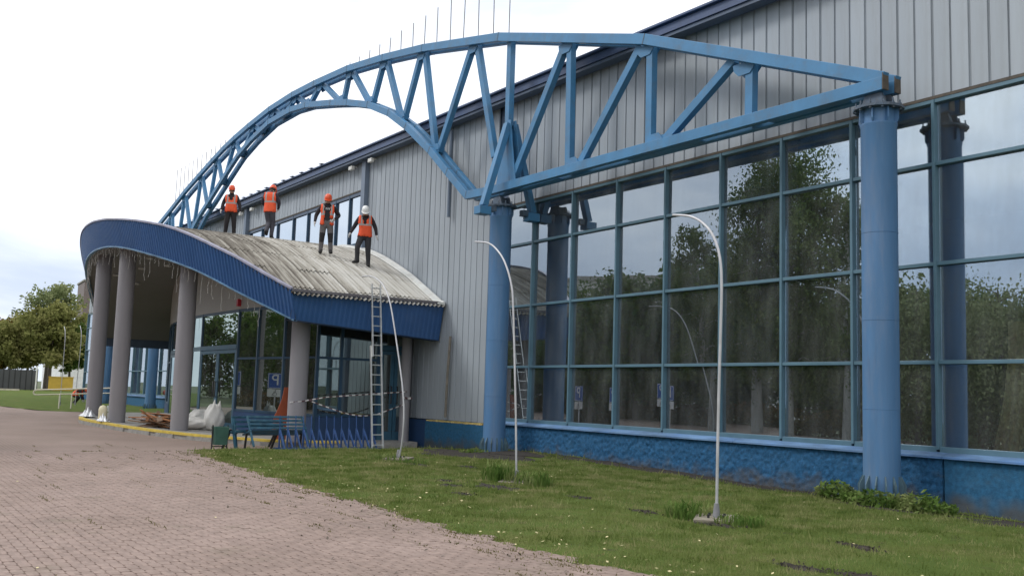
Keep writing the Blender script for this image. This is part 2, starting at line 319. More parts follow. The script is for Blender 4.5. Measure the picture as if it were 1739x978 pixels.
def paving_mat(name, brick):
    m = bpy.data.materials.new(name); m.use_nodes = True; nt = m.node_tree; N = nt.nodes; L = nt.links
    b = N['Principled BSDF']; b.inputs['Roughness'].default_value = 0.85; b.inputs['Specular IOR Level'].default_value = 0.3
    g = N.new('ShaderNodeNewGeometry')
    n = N.new('ShaderNodeTexNoise'); n.inputs['Scale'].default_value = 0.45; n.inputs['Detail'].default_value = 6; L.new(g.outputs['Position'], n.inputs['Vector'])
    r = N.new('ShaderNodeValToRGB'); e = r.color_ramp.elements
    e[0].position = 0.33; e[0].color = (0.248, 0.184, 0.154, 1); e[1].position = 0.68; e[1].color = (0.308, 0.232, 0.200, 1)
    L.new(n.outputs['Fac'], r.inputs[0]); last = r.outputs[0]
    if brick:
        oi = N.new('ShaderNodeTexWhiteNoise'); oi.noise_dimensions = '3D'
        sn = N.new('ShaderNodeVectorMath'); sn.operation = 'SNAP'; sn.inputs[1].default_value = (0.11, 0.1, 1.0); L.new(g.outputs['Position'], sn.inputs[0]); L.new(sn.outputs[0], oi.inputs['Vector'])
        mr = N.new('ShaderNodeMapRange'); mr.inputs[3].default_value = 0.86; mr.inputs[4].default_value = 1.12; L.new(oi.outputs['Value'], mr.inputs[0])
        vm = N.new('ShaderNodeVectorMath'); vm.operation = 'SCALE'; L.new(last, vm.inputs[0]); L.new(mr.outputs[0], vm.inputs['Scale']); last = vm.outputs[0]
    else:
        bt = N.new('ShaderNodeTexBrick'); bt.inputs['Scale'].default_value = 1; bt.inputs['Brick Width'].default_value = 0.22; bt.inputs['Row Height'].default_value = 0.1
        bt.inputs['Mortar Size'].default_value = 0.006; bt.inputs['Mortar Smooth'].default_value = 0.3
        L.new(g.outputs['Position'], bt.inputs['Vector'])
        mx = N.new('ShaderNodeMixRGB'); mx.inputs[2].default_value = (0.12, 0.10, 0.07, 1); L.new(bt.outputs['Fac'], mx.inputs[0]); L.new(last, mx.inputs[1]); last = mx.outputs[0]
    # dry grass and silt in patches
    n2 = N.new('ShaderNodeTexNoise'); n2.inputs['Scale'].default_value = 1.1; n2.inputs['Detail'].default_value = 9; n2.inputs['Roughness'].default_value = 0.7; L.new(g.outputs['Position'], n2.inputs['Vector'])
    r2 = N.new('ShaderNodeValToRGB'); r2.color_ramp.elements[0].position = 0.57; r2.color_ramp.elements[0].color = (0, 0, 0, 1); r2.color_ramp.elements[1].position = 0.72; r2.color_ramp.elements[1].color = (.55, .55, .55, 1)
    L.new(n2.outputs['Fac'], r2.inputs[0])
    n4 = N.new('ShaderNodeTexNoise'); n4.inputs['Scale'].default_value = 0.8; n4.inputs['Detail'].default_value = 10; n4.inputs['Roughness'].default_value = 0.75; n4.inputs['Distortion'].default_value = .6; L.new(g.outputs['Position'], n4.inputs['Vector'])
    r4 = N.new('ShaderNodeMapRange'); r4.inputs[1].default_value = .50; r4.inputs[2].default_value = .72; r4.inputs[3].default_value = 0; r4.inputs[4].default_value = .28; L.new(n4.outputs['Fac'], r4.inputs[0])
    mx4 = N.new('ShaderNodeMixRGB'); mx4.inputs[2].default_value = (0.165, 0.135, 0.118, 1); L.new(r4.outputs[0], mx4.inputs[0]); L.new(last, mx4.inputs[1]); last = mx4.outputs[0]
    mx2 = N.new('ShaderNodeMixRGB'); mx2.inputs[2].default_value = (0.17, 0.145, 0.10, 1); L.new(r2.outputs[0], mx2.inputs[0]); L.new(last, mx2.inputs[1])
    L.new(mx2.outputs[0], b.inputs['Base Color'])
    n3 = N.new('ShaderNodeTexNoise'); n3.inputs['Scale'].default_value = 60; L.new(g.outputs['Position'], n3.inputs['Vector'])
    bp = N.new('ShaderNodeBump'); bp.inputs['Strength'].default_value = 0.25; bp.inputs['Distance'].default_value = 0.01; L.new(n3.outputs['Fac'], bp.inputs['Height']); L.new(bp.outputs[0], b.inputs['Normal'])
    return m
BRICK = paving_mat('pink grey paver', True); PAVE_FAR = paving_mat('pink grey paving far', False)
JOINT = mat('sandy joint', (0.10, 0.08, 0.058, 1), 0.95, var=0.4, scale=6, coord='Object', dirt=(0.07, 0.085, 0.03, 1), dirt_amt=0.6, dscale=2)
BX0 = -25.0       # pavers laid one by one nearer than this, printed joints beyond
pave = grid_sheet('pavement', JOINT, np.linspace(BX0, 16, 60), np.linspace(-14, 10, 50), lambda x, y: zg(x, y) - 0.03)
# far part of the pavement, level with the pavers
def far_pave():
    xs = np.linspace(-66, BX0, 80); V = []; F = []
    rows = 24
    def ytop(x):      # kept under the platform; beyond it the pavement ends at the far lawn
        return np.where(x < -47.5, np.interp(x, [-66, -58.8, -52, -50.3, -47.5], [6.1, 6.9, 7.7, 9.5, 10.6]), 12.5)
    for x in xs:
        for t in np.linspace(0, 1, rows):
            y = -14 + (float(ytop(x))+14)*t; V.append((x, y, float(zg(x, y))-0.004))
    V = np.array(V); i = np.arange(len(V)).reshape(len(xs), rows)
    F = np.stack([i[:-1, :-1], i[1:, :-1], i[1:, 1:], i[:-1, 1:]], -1).reshape(-1, 4)
    o = link('pavement_beyond', arrmesh('pavement_beyond', V, F, PAVE_FAR, True)); tag(o, kind='structure')
far_pave()
def pavers():
    L_, W_, c = 0.214, 0.0962, 0.023
    poly = [(-L_/2+c, -W_/2), (L_/2-c, -W_/2), (L_/2, -W_/2+c), (L_/2, W_/2-c), (L_/2-c, W_/2), (-L_/2+c, W_/2), (-L_/2, W_/2-c), (-L_/2, -W_/2+c)]
    lo = [(x, y, -0.028) for x, y in poly]; mid = [(x, y, -0.004) for x, y in poly]; top = [(x*0.965, y*0.93, 0.0) for x, y in poly]
    PV = np.array(lo+mid+top); quads = [(i+a*8, (i+1) % 8+a*8, (i+1) % 8+8+a*8, i+8+a*8) for a in (0, 1) for i in range(8)]
    cap = [(16, 17, 18, 19), (16, 19, 20, 23), (20, 21, 22, 23)]
    PF = np.array(quads[8:] + quads[:8] + cap)
    spots = []
    for r in range(-140, 100):
        y = r*0.1
        for k in range(-230, 60):
            x = k*0.22 + (0.11 if r % 2 else 0)
            if x < BX0+0.1 or y > 9.8: continue
            u, v, d = px((x, y, 0))
            if d < 2.2 or u < -700 or u > 1850 or v > 1500 or v < 600: continue
            if x > -25.5 and y > lawn_edge(x)+0.1: continue
            spots.append((d, x, y))
    spots.sort(key=lambda q: (not (-20 < px((q[1], q[2], 0))[0] < 1760 and px((q[1], q[2], 0))[1] < 985), q[0]))
    me = arrmesh('brick', PV, PF, BRICK)
    for d, x, y in spots[:300]:
        o = link('brick', me, pave); o.location = (x, y, float(zg(x, y)) + RNG.normal(0, 0.0012)); o.rotation_euler = (RNG.normal(0, .006), RNG.normal(0, .006), RNG.normal(0, .006))
    rest = np.array(spots[300:])[:, 1:]
    n = len(rest); P = np.tile(PV, (n, 1, 1)); a = RNG.normal(0, 0.007, n); ca, sa = np.cos(a)[:, None], np.sin(a)[:, None]
    X = P[:, :, 0]*ca - P[:, :, 1]*sa + rest[:, 0:1]; Y = P[:, :, 0]*sa + P[:, :, 1]*ca + rest[:, 1:2]
    Z = P[:, :, 2] + (zg(rest[:, 0], rest[:, 1]) + RNG.normal(0, 0.0015, n))[:, None]
    V = np.stack([X, Y, Z], -1).reshape(-1, 3); F = (PF[None] + (np.arange(n)*len(PV))[:, None, None]).reshape(-1, 4)
    o = link('brick_field', arrmesh('brick_field', V, F, BRICK), pave); tag(o, kind='stuff')
pavers()

# lawn in front of the hall
def lawn_mat():
    m = bpy.data.materials.new('lawn turf'); m.use_nodes = True; nt = m.node_tree; N = nt.nodes; L = nt.links
    b = N['Principled BSDF']; b.inputs['Roughness'].default_value = 0.95; b.inputs['Specular IOR Level'].default_value = 0.1
    g = N.new('ShaderNodeNewGeometry')
    n = N.new('ShaderNodeTexNoise'); n.inputs['Scale'].default_value = 0.9; n.inputs['Detail'].default_value = 9; n.inputs['Roughness'].default_value = 0.65; L.new(g.outputs['Position'], n.inputs['Vector'])
    r = N.new('ShaderNodeValToRGB'); e = r.color_ramp.elements
    e[0].position = 0.33; e[0].color = (0.080, 0.120, 0.026, 1); e[1].position = 0.7; e[1].color = (0.135, 0.140, 0.045, 1); k = e.new(0.5); k.color = (0.105, 0.145, 0.034, 1)
    L.new(n.outputs['Fac'], r.inputs[0])
    n2 = N.new('ShaderNodeTexNoise'); n2.inputs['Scale'].default_value = 2.3; n2.inputs['Detail'].default_value = 8; L.new(g.outputs['Position'], n2.inputs['Vector'])
    r2 = N.new('ShaderNodeValToRGB'); r2.color_ramp.elements[0].position = 0.62; r2.color_ramp.elements[0].color = (0, 0, 0, 1); r2.color_ramp.elements[1].position = 0.72; r2.color_ramp.elements[1].color = (.7, .7, .7, 1)
    L.new(n2.outputs['Fac'], r2.inputs[0])
    mx = N.new('ShaderNodeMixRGB'); mx.inputs[2].default_value = (0.06, 0.048, 0.03, 1); L.new(r2.outputs[0], mx.inputs[0]); L.new(r.outputs[0], mx.inputs[1]); L.new(mx.outputs[0], b.inputs['Base Color'])
    n3 = N.new('ShaderNodeTexNoise'); n3.inputs['Scale'].default_value = 35; n3.inputs['Detail'].default_value = 5; L.new(g.outputs['Position'], n3.inputs['Vector'])
    bp = N.new('ShaderNodeBump'); bp.inputs['Strength'].default_value = 1.0; bp.inputs['Distance'].default_value = 0.05; L.new(n3.outputs['Fac'], bp.inputs['Height']); L.new(bp.outputs[0], b.inputs['Normal'])
    return m
LAWN = lawn_mat()
def zl(x, y):
    return zg(x, y) + 0.012 + 0.012*np.sin(x*1.7+y*2.3) + 0.010*np.sin(x*4.1-y*3.2)
def lawn():
    xs = np.linspace(-26.8, 9, 240); rows = 60; V = []
    for x in xs:
        y0 = float(lawn_edge(x))
        for t in np.linspace(0, 1, rows):
            y = y0 + (15.32-y0)*t; V.append((x, y, float(zl(x, y)) - 0.05*(t == 0)))
    V = np.array(V); i = np.arange(len(V)).reshape(len(xs), rows)
    F = np.stack([i[:-1, :-1], i[1:, :-1], i[1:, 1:], i[:-1, 1:]], -1).reshape(-1, 4)
    o = link('lawn', arrmesh('lawn', V, F, LAWN, True)); tag(o, kind='structure')
    # distant lawn past the entrance
    xs = np.concatenate([np.linspace(-150, -70, 20), np.linspace(-68, -45.4, 44)]); V = []; rows = 16
    for x in xs:
        y0 = float(np.interp(x, [-150, -100, -66, -58.8, -52, -50.3, -45.4], [-30, -12, 5.9, 6.7, 7.5, 9.3, 10.9]))
        for t in np.linspace(0, 1, rows):
            y = y0 + (float(np.interp(x, [-150, -88, -86, -45], [60, 40, 15.3, 15.3]))-y0)*t; V.append((x, y, float(zg(x, y)) + 0.012 + 0.02*math.sin(x*1.3+y)))
    V = np.array(V); i = np.arange(len(V)).reshape(len(xs), rows)
    F = np.stack([i[:-1, :-1], i[1:, :-1], i[1:, 1:], i[:-1, 1:]], -1).reshape(-1, 4)
    o = link('lawn_beyond', arrmesh('lawn_beyond', V, F, LAWN, True)); tag(o, kind='structure')
lawn()
# bare soil: strips under the wall and scraped patches (x, y, rx, ry)
SOILS = [(-22.4, 13.9, 3.0, 1.35), (-17.0, 15.05, 4.0, 0.42), (-12.5, 15.08, 3.5, 0.30), (-6.6, 14.4, 2.9, 0.70), (-1.5, 14.4, 3.5, 0.75),
         (-14.5, 9.45, 0.50, 0.30), (-14.9, 8.75, 0.32, 0.15), (-13.6, 8.2, 0.28, 0.12), (-15.7, 9.05, 0.26, 0.10), (-12.6, 9.75, 0.26, 0.10), (-9.3, 9.42, 0.34, 0.10),
         (-10.8, 9.5, 0.24, 0.12), (-19.5, 10.5, 0.55, 0.22), (-6.6, 7.85, .30, 0.09), (-6.0, 7.95, .34, .12), (-5.1, 8.1, .42, .13), (-18.5, 11.2, 0.35, 0.15), (-7.3, 9.6, 0.28, 0.09), (-9.9, 13.6, 0.75, 0.20)]
for (sx, sy, rx, ry) in SOILS:
    mb = MB(); n = 40; ph = RNG.uniform(0, 6, 3)
    ring = lambda s: [(sx+s*rx*(1+.28*math.sin(3*a+ph[0])+.16*math.sin(7*a+ph[1]))*math.cos(a), sy+s*ry*(1+.28*math.sin(4*a+ph[2])+.16*math.sin(9*a+ph[0]))*math.sin(a)) for a in np.linspace(0, 2*PI, n, endpoint=False)]
    rings = []
    for s, h in ((1, -0.01), (0.8, 0.014), (0.5, 0.02), (0.2, 0.016)):
        rings.append([(x, min(y, 15.33), float(zl(x, min(y, 15.33))) + h + RNG.normal(0, .006)) for x, y in ring(s)])
    mb.loft(rings, cap=False); mb.f.append(tuple(range(3*n, 4*n))); mb.m.append(0)
    o = mb.build('soil_patch', SOIL, smooth=180); tag(o, kind='structure')
def in_soil(x, y, k=0.86):
    r = np.zeros(len(x), bool)
    for sx, sy, rx, ry in SOILS: r |= ((x-sx)/(rx*k))**2 + ((y-sy)/(ry*k))**2 < 1
    return r
FOOT = [(-20.64, 10.66), (-15.22, 10.3), (-9.7, 9.82)]
GRASSM = emit_free_foliage('grass blades', (0.090, 0.132, 0.030), (0.180, 0.222, 0.068), (0.32, 0.305, 0.145), 1.4, 0.35)
def grass():
    n = 300000
    x = RNG.uniform(-26.8, 4, n); y = RNG.uniform(5.9, 15.3, n)
    foot = np.zeros(n, bool)
    for fx, fy in FOOT: foot |= (np.abs(x-fx)+np.abs(y-fy) < .47)
    keep = ~foot & (y > lawn_edge(x)-0.03+RNG.normal(0, .05, n)) & ~in_soil(x, y) & (RNG.uniform(0, 1, n) < 0.35+0.65*sstep(0.35, 0.6, 0.5+0.25*np.sin(x*1.3+y*0.7)+0.25*np.sin(x*3.1-y*2.1)))
    x, y = x[keep], y[keep]; d = CAM_M[2, 0]*x + CAM_M[2, 1]*y
    k = d > 3; x, y, d = x[k], y[k], d[k]; n = len(x)
    h = RNG.uniform(0.022, 0.06, n)*(1 + (RNG.uniform(0, 1, n) > 0.97)*1.6); w = 0.006*np.maximum(1, d/9); a = RNG.uniform(0, 2*PI, n); t = RNG.normal(0, 0.35, (n, 2))
    b = np.stack([x, y, zl(x, y)-0.008], -1); dx = np.stack([np.cos(a)*w, np.sin(a)*w, np.zeros(n)], -1)
    V = np.stack([b-dx, b+dx, b+np.stack([t[:, 0]*h, t[:, 1]*h, h], -1)], 1).reshape(-1, 3)
    o = link('grass', arrmesh('grass', V, np.arange(3*n).reshape(n, 3), GRASSM)); tag(o, 'short mown grass on the lawn before the glazed hall', 'grass', kind='stuff')
grass()
# weeds sprouting between the pavers and fallen leaves
def scatter_bits(name, label, cat, m, pts, size, up=0.3):
    n = len(pts); a = RNG.uniform(0, 2*PI, n); s = RNG.uniform(0.6, 1.3, n)*size
    ux = np.stack([np.cos(a), np.sin(a), RNG.normal(0, up, n)], -1)*s[:, None]; uy = np.stack([-np.sin(a), np.cos(a), RNG.normal(0, up, n)], -1)*s[:, None]*0.6
    V = np.stack([pts-ux, pts-uy, pts+ux, pts+uy], 1).reshape(-1, 3)
    o = link(name, arrmesh(name, V, np.arange(4*n).reshape(n, 4), m)); tag(o, label, cat, kind='stuff')
LEAFM = mat('fallen birch leaf', (0.60, 0.52, 0.28, 1), 0.7, var=0.35, scale=3, coord='Object')
n = 800; lx = RNG.uniform(-25, 2, n); ly = np.where(RNG.uniform(0, 1, n) < 0.55, lawn_edge(lx)+np.abs(RNG.normal(0, 0.9, n))-0.15, RNG.uniform(0, 13, n)); k = RNG.uniform(0, 1, n) < np.where(ly > lawn_edge(lx)-.3, 1, .12)
lx, ly = lx[k], ly[k]
scatter_bits('fallen_leaves', 'small pale yellow leaves strewn over the lawn and its edge', 'leaves', LEAFM, np.stack([lx, ly, np.where(ly > lawn_edge(lx), zl(lx, ly)+0.03, zg(lx, ly)+0.012)], -1), 0.020)
DRY = emit_free_foliage('dry joint weeds', (0.09, 0.09, 0.035), (0.16, 0.145, 0.06), (0.25, 0.21, 0.11), 2, 0.3)
def joint_weeds():
    c = []
    for i in range(330):
        x = RNG.uniform(-30, -3); y = float(RNG.uniform(-3, 9) if i % 2 else lawn_edge(x)-abs(RNG.normal(0, 0.55)))
        if x < -25 and y > 6.5: continue
        if y > lawn_edge(x): continue
        row = round(y/0.1)*0.1+0.05; m = int(RNG.integers(8, 40)); ln = RNG.uniform(.05, .4)
        p = np.stack([x+RNG.normal(0, ln, m), row+RNG.normal(0, .022, m), np.zeros(m)], -1); c.append(p)
    P = np.concatenate(c); n = len(P); P[:, 2] = zg(P[:, 0], P[:, 1]) - 0.012
    a = RNG.uniform(0, 2*PI, n); h = RNG.uniform(.008, .03, n); dx = np.stack([np.cos(a), np.sin(a), 0*a], -1)*0.011
    V = np.stack([P-dx, P+dx, P+np.stack([RNG.normal(0, .6, n)*h, RNG.normal(0, .6, n)*h, h+0.012], -1)], 1).reshape(-1, 3)
    o = link('joint_weeds', arrmesh('joint_weeds', V, np.arange(3*n).reshape(n, 3), DRY)); tag(o, 'dry grass tufts rooted in the joints of the pink pavers', 'weeds', kind='stuff')
joint_weeds()
cs_ = np.concatenate([np.stack([RNG.normal(sx, rx*.7, int(60+110*rx*ry)), np.minimum(RNG.normal(sy, ry*.8, int(60+110*rx*ry)), 15.25)], -1) for sx, sy, rx, ry in SOILS])
cs_ = cs_[cs_[:, 1] > lawn_edge(cs_[:, 0])]
scatter_bits('soil_clods', 'dark clods of earth turned up round the bare patches of the lawn', 'soil', SOIL, np.stack([cs_[:, 0], cs_[:, 1], zl(cs_[:, 0], cs_[:, 1])+.02], -1), 0.017, 0.5)
CRUMB = mat('dark crumb', (0.10, 0.08, 0.06, 1), 0.9)
n = 190; cx_ = RNG.uniform(-26, -4, n); cy_ = np.minimum(lawn_edge(cx_)-np.abs(RNG.normal(0.2, 1.3, n)), 8)
scatter_bits('soil_crumbs', 'dark crumbs of soil scattered over the pavers beside the lawn', 'crumbs', CRUMB, np.stack([cx_, cy_, zg(cx_, cy_)+0.012], -1), 0.02, 0.5)
# ------------------------------------------------------------------ the hall
WY = 15.5                      # face of the wall
XE, XW = 1.9, -85.0            # ends of the hall
hall = thing('sports_hall', 'long grey sheet clad hall with blue glazing and a dark blue roof edge', 'hall', (-41, WY, 0))
def roof_z(x): return float(np.interp(x, [XW, -50, -32, -15, 2], [10.64, 10.62, 10.50, 10.31, 10.08]))
def hall_parts():
    part = lambda mb, n, m, **k: mb.build(n, m, hall, **k)
    # roof slab and edge
    mb = MB()
    for x0, x1 in ((XW-.3, -50), (-50, -32), (-32, -15), (-15, XE+.3)):
        z0, z1 = roof_z(x0), roof_z(x1)
        mb.loft([[(x0, 15.2, z0-.28), (x0, 15.2, z0-.06), (x0, 48, z0+.1), (x0, 48, z0-.3)], [(x1, 15.2, z1-.28), (x1, 15.2, z1-.06), (x1, 48, z1+.1), (x1, 48, z1-.3)]], cap=True)
    part(mb, 'roof', CLAD_TRIM, fix=True)
    mb = MB(); mb2 = MB(); mb3 = MB()
    xs = [XW-.3, -50, -32, -15, XE+.3]
    for x0, x1 in zip(xs[:-1], xs[1:]):
        mb.beam((x0, 15.12, roof_z(x0)-.18), (x1, 15.12, roof_z(x1)-.18), .12, .20)
        mb2.beam((x0, 15.09, roof_z(x0)-.035), (x1, 15.09, roof_z(x1)-.035), .24, .06)
        mb3.beam((x0, 15.25, roof_z(x0)-.33), (x1, 15.25, roof_z(x1)-.33), .3, .08)
    part(mb, 'roof_fascia', FASCIA_ROOF); part(mb2, 'gutter_edge', FASCIA_ROOF, bevel=.01); part(mb3, 'eave_soffit', CLAD_TRIM)
    mb = MB()
    for i in range(46):
        x = -84+i*1.05
        if x > -36: break
        mb.box((x, 15.02, roof_z(x)+.02), (.32, .22, .022), mi=0, R=Matrix.Rotation(.06, 3, 'Y'))
    o = part(mb, 'roof_sheet_tip', FASCIA_ROOF); tag(o, kind='stuff')
    # cladding: single sheets 0.35 m wide with a sunk seam
    W = .35
    def panel(name, x, z0, z1, cache={}):
        key = (round(z0, 2), round(z1, 2))
        if key not in cache:
            prof = [(0, 0), (.10, -.003), (.20, -.003), (.303, 0), (.311, .028), (.338, .028), (.346, 0.002)]
            mb = MB(); mb.loft([[(a, b, z0) for a, b in prof], [(a, b, z1) for a, b in prof]], closed=False)
            cache[key] = mb.mesh('cladding_sheet', CLAD)
        o = link('cladding_sheet', cache[key], hall); o.location = (x, WY+RNG.normal(0, .003), 0)
        return o
    def run(x0, x1, z0, z1):
        n = int(round((x1-x0)/W))
        for i in range(n): panel('cladding_sheet', x0+(x1-x0)*i/n, z0, z1)
    run(-23.75, XE-.1, 7.06, 10.14)
    run(-33.3, -24.35, .76, 10.3)
    run(-46.8, -33.6, 9.12, 10.35)
    run(-57, -47.05, .76, 10.4)
    run(-84.9, -57, 7.06, 10.4)
    # backing wall behind the sheets
    mb = MB()
    for a, b in (((-57, 15.56, .3), (-47, 15.7, 10.4)), ((-33.6, 15.56, .3), (-24.2, 15.7, 10.3)), ((-47, 15.56, 9.1), (-33.6, 15.7, 10.3)), ((-24.2, 15.6, 7.08), (XE, 15.7, 9.99)),
                 ((XW, 15.6, 7.08), (-57, 15.7, 10.2)), ((-47, 15.56, .3), (-33.6, 15.7, 6.95))): mb.span(a, b)
    part(mb, 'wall', CLAD_TRIM)
    # drip trim under the upper sheets
    mb = MB(); mb.span((-24.1, 15.44, 7.0), (XE, 15.58, 7.055)); part(mb, 'drip_trim', RUST)
    mb = MB(); mb.span((XW, 15.44, 7.0), (-56.9, 15.58, 7.055)); part(mb, 'drip_trim', RUST)
    mb = MB(); mb.span((-46.6, 15.43, 9.06), (-33.7, 15.58, 9.115)); part(mb, 'drip_trim', RUST)
    # pilasters and corner trims
    for x in (-33.47, -46.9):
        mb = MB(); mb.span((x-.16, 15.32, .76), (x+.16, 15.56, roof_z(x)-.36)); part(mb, 'pilaster', PILASTER)
    for x in (-24.2, -57.0):
        mb = MB(); mb.span((x-.12, 15.36, .76), (x+.12, 15.56, 7.0)); part(mb, 'corner_trim', CLAD_TRIM)
    mb = MB(); mb.tube([(-27.0, 15.36, 7.15), (-27.0, 15.36, 9.95)], .055); part(mb, 'downpipe', PILASTER, smooth=40)
    mb = MB(); mb.tube([(-26.75, 15.38, .85), (-26.68, 15.36, 2.1), (-26.62, 15.38, 3.35)], .042); part(mb, 'downpipe', mat('rusty pipe', (.19, .17, .14, 1), .8, var=.3, scale=5), smooth=40)
    # floodlights under the eave
    for x in (-34.3, -32.6, -47.2, -45.6):
        mb = MB(); mb.box((x, 15.2, 9.98), (.30, .13, .14)); mb.box((x, 15.32, 10.05), (.05, .2, .05)); o = part(mb, 'floodlight', WHITE_F, bevel=.01)
    # plinths: stucco front with real relief
    def stucco(name, x0, x1, y, z0, z1, m, amp, step=.05):
        nx, nz = int((x1-x0)/step), max(2, int((z1-z0)/step)); X, Z = np.meshgrid(np.linspace(x0, x1, nx), np.linspace(z0, z1, nz), indexing='ij')
        Yv = y + RNG.normal(0, amp, X.shape) + amp*.5*np.sin(X*19+np.sin(Z*13)*2)*np.cos(Z*23+X*7); V = np.stack([X, Yv, Z], -1).reshape(-1, 3); i = np.arange(nx*nz).reshape(nx, nz)
        F = np.stack([i[:-1, :-1], i[1:, :-1], i[1:, 1:], i[:-1, 1:]], -1).reshape(-1, 4)
        link(name, arrmesh(name, V, F, m, True), hall)
        b = MB(); b.span((x0, y+.03, z0), (x1, y+.4, z1)); b.build(name + '_core', m, hall)
    stucco('plinth', -23.98, -9.93, 15.3, -.4, .80, PLINTH, .012, .04)
    stucco('plinth', -9.90, XE, 15.31, -.4, .80, PLINTH2, .004)
    stucco('plinth', -27.85, -24.02, 15.28, -.4, .70, PLINTH2, .004)
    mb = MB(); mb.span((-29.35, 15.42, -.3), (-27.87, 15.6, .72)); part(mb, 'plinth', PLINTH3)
    mb = MB(); mb.span((XW, 15.3, -.3), (-57, 15.7, .80)); part(mb, 'plinth', PLINTH2)
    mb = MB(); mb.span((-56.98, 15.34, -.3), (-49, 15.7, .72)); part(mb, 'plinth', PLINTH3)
    # rubble of foam on the short plinth
    FOAM = mat('yellow foam', (.55, .42, .15, 1), .9, var=.3, scale=9)
    mb = MB()
    for i in range(26):
        x = -27.7+i*.14; mb.box((x, 15.34, .725), (RNG.uniform(.08, .2), .1, RNG.uniform(.03, .07)), rz=RNG.uniform(-.3, .3))
    o = part(mb, 'foam_bead', FOAM); tag(o, kind='stuff')
    # glazing bars
    def glazing(x0, xs, x1, gm, rnd):
        zs = [.9, 2.38, 4.08, 5.84, 6.98]
        xsA = [x0]+xs+[x1]
        for x in xsA:
            mb = MB(); mb.span((x-.029, 15.43, .9), (x+.029, 15.6, 6.99)); part(mb, 'mullion', FRAME, bevel=.006)
        for j, z in enumerate(zs):
            h = .033 if j not in (0, 4) else .05
            for i in range(len(xsA)-1):
                mb = MB(); mb.span((xsA[i]+.030, 15.447, z-h), (xsA[i+1]-.030, 15.6, z+h)); part(mb, 'transom', FRAME, bevel=.006)
        for i in range(len(xsA)-1):
            for j in range(4):
                w, h = xsA[i+1]-xsA[i]-.07, zs[j+1]-zs[j]-.08
                o = link('pane', pane_mesh(w, h, GLASS), hall); o.location = ((xsA[i]+xsA[i+1])/2, 15.54, (zs[j]+zs[j+1])/2)
                o.rotation_euler = (RNG.normal(0, rnd), 0, RNG.normal(0, rnd))
    R_ = [-22.38, -20.57, -18.75, -16.99, -15.22, -13.52, -11.82, -10.1] + [-10.1+1.72*k for k in range(1, 7)]
    glazing(-23.95, R_, XE-.05, GLASS, .0034)
    glazing(XW+.1, sorted([-80.4-x for x in R_ if x < -1]), -57.3, GLASS, .0034)
    # sills
    def sill(x0, x1):
        mb = MB(); mb.loft([[(x, 15.46, .862), (x, 15.22, .80), (x, 15.22, .765), (x, 15.46, .79)] for x in (x0, x1)], cap=True); part(mb, 'window_sill', SILL, fix=True)
    for a, b in ((-23.95, -19.8), (-19.79, -14.6), (-14.59, -9.9), (-9.89, -4.5), (-4.49, XE)): sill(a, b)
    for a, b in ((XW, -78), (-77.99, -71), (-70.99, -64), (-63.99, -57.2)): sill(a, b)
    # upper strip of windows behind the canopy
    xs = [-46.4, -44.73, -42.72, -40.79, -39.12, -37.6, -36.2, -34.9, -33.68]
    for x in xs:
        mb = MB(); mb.span((x-.032, 15.44, 7.0), (x+.032, 15.6, 9.05)); part(mb, 'mullion', FRAME_V)
    mb = MB(); mb.span((-46.4, 15.41, 6.98), (-33.68, 15.6, 7.1)); part(mb, 'transom', FRAME_V)
    mb = MB(); mb.span((-46.4, 15.45, 8.93), (-33.68, 15.6, 9.05)); part(mb, 'transom', CLAD_TRIM)
    for a, b in zip(xs[:-1], xs[1:]):
        o = link('pane', pane_mesh(b-a-.1, 1.8, GLASS_C), hall); o.location = ((a+b)/2, 15.52, 8.02); o.rotation_euler = (RNG.normal(0, .0015), 0, RNG.normal(0, .0015))
    # inside
    mb = MB(); mb.span((XW, 15.75, .2), (XE, 27, .3)); part(mb, 'interior_floor', FLOORINT)
    mb = MB(); mb.span((XW, 27, .3), (XE, 27.2, 10)); mb.span((XE, 15.62, .3), (XE+.2, 27, 10)); mb.span((XW-.2, 15.62, -.3), (XW, 27, 10)); mb.span((-57.1, 15.71, .3), (-57, 27, 7)); mb.span((-24.3, 15.71, .3), (-24.1, 27, 7)); part(mb, 'interior_wall', DARKINT)
    mb = MB(); mb.span((XW, 15.72, 7.2), (XE, 27, 7.3)); part(mb, 'interior_ceiling', DARKINT)
    for i in range(7):
        x = -8.6-i*5.1; 
        if x > -24: 
            mb = MB(); mb.span((x-.17, 17.6, .3), (x+.17, 17.95, 7.2)); part(mb, 'interior_post', DARKINT)
_pm = {}
def pane_mesh(w, h, m):
    k = (round(w, 2), round(h, 2), m.name)
    if k not in _pm:
        mb = MB(); mb.span((-w/2, -.006, -h/2), (w/2, .006, h/2)); _pm[k] = mb.mesh('pane', m)
    return _pm[k]
hall_parts()
def curtain():
    mb = MB(); n = 70; rings = []
    for k in range(12):
        t = k/11; z = .5 + 2.6*t; ww = 1.15 + .25*(1-t); rings.append([(-9.35 + ww*(i/(n-1)) - .45*(1-t)**2, 16.35 + .10*math.sin(i*.9+.6*math.sin(i*.37)) + .02*math.sin(i*2.3+t*3), z) for i in range(n)])
    mb.loft(rings, closed=False)
    o = mb.build('curtain', CURTAIN, smooth=180); tag(o, 'sand coloured curtain hanging in folds behind the lowest glass of the hall', 'curtain')
    mb = MB(); mb.beam((-9.3, 16.05, .55), (-6.6, 16.05, 2.55), .16, .26)
    o = mb.build('slanting_beam', BLUE_COL); tag(o, 'blue grey slanting beam leaning indoors before the sand coloured curtain', 'beam')
curtain()

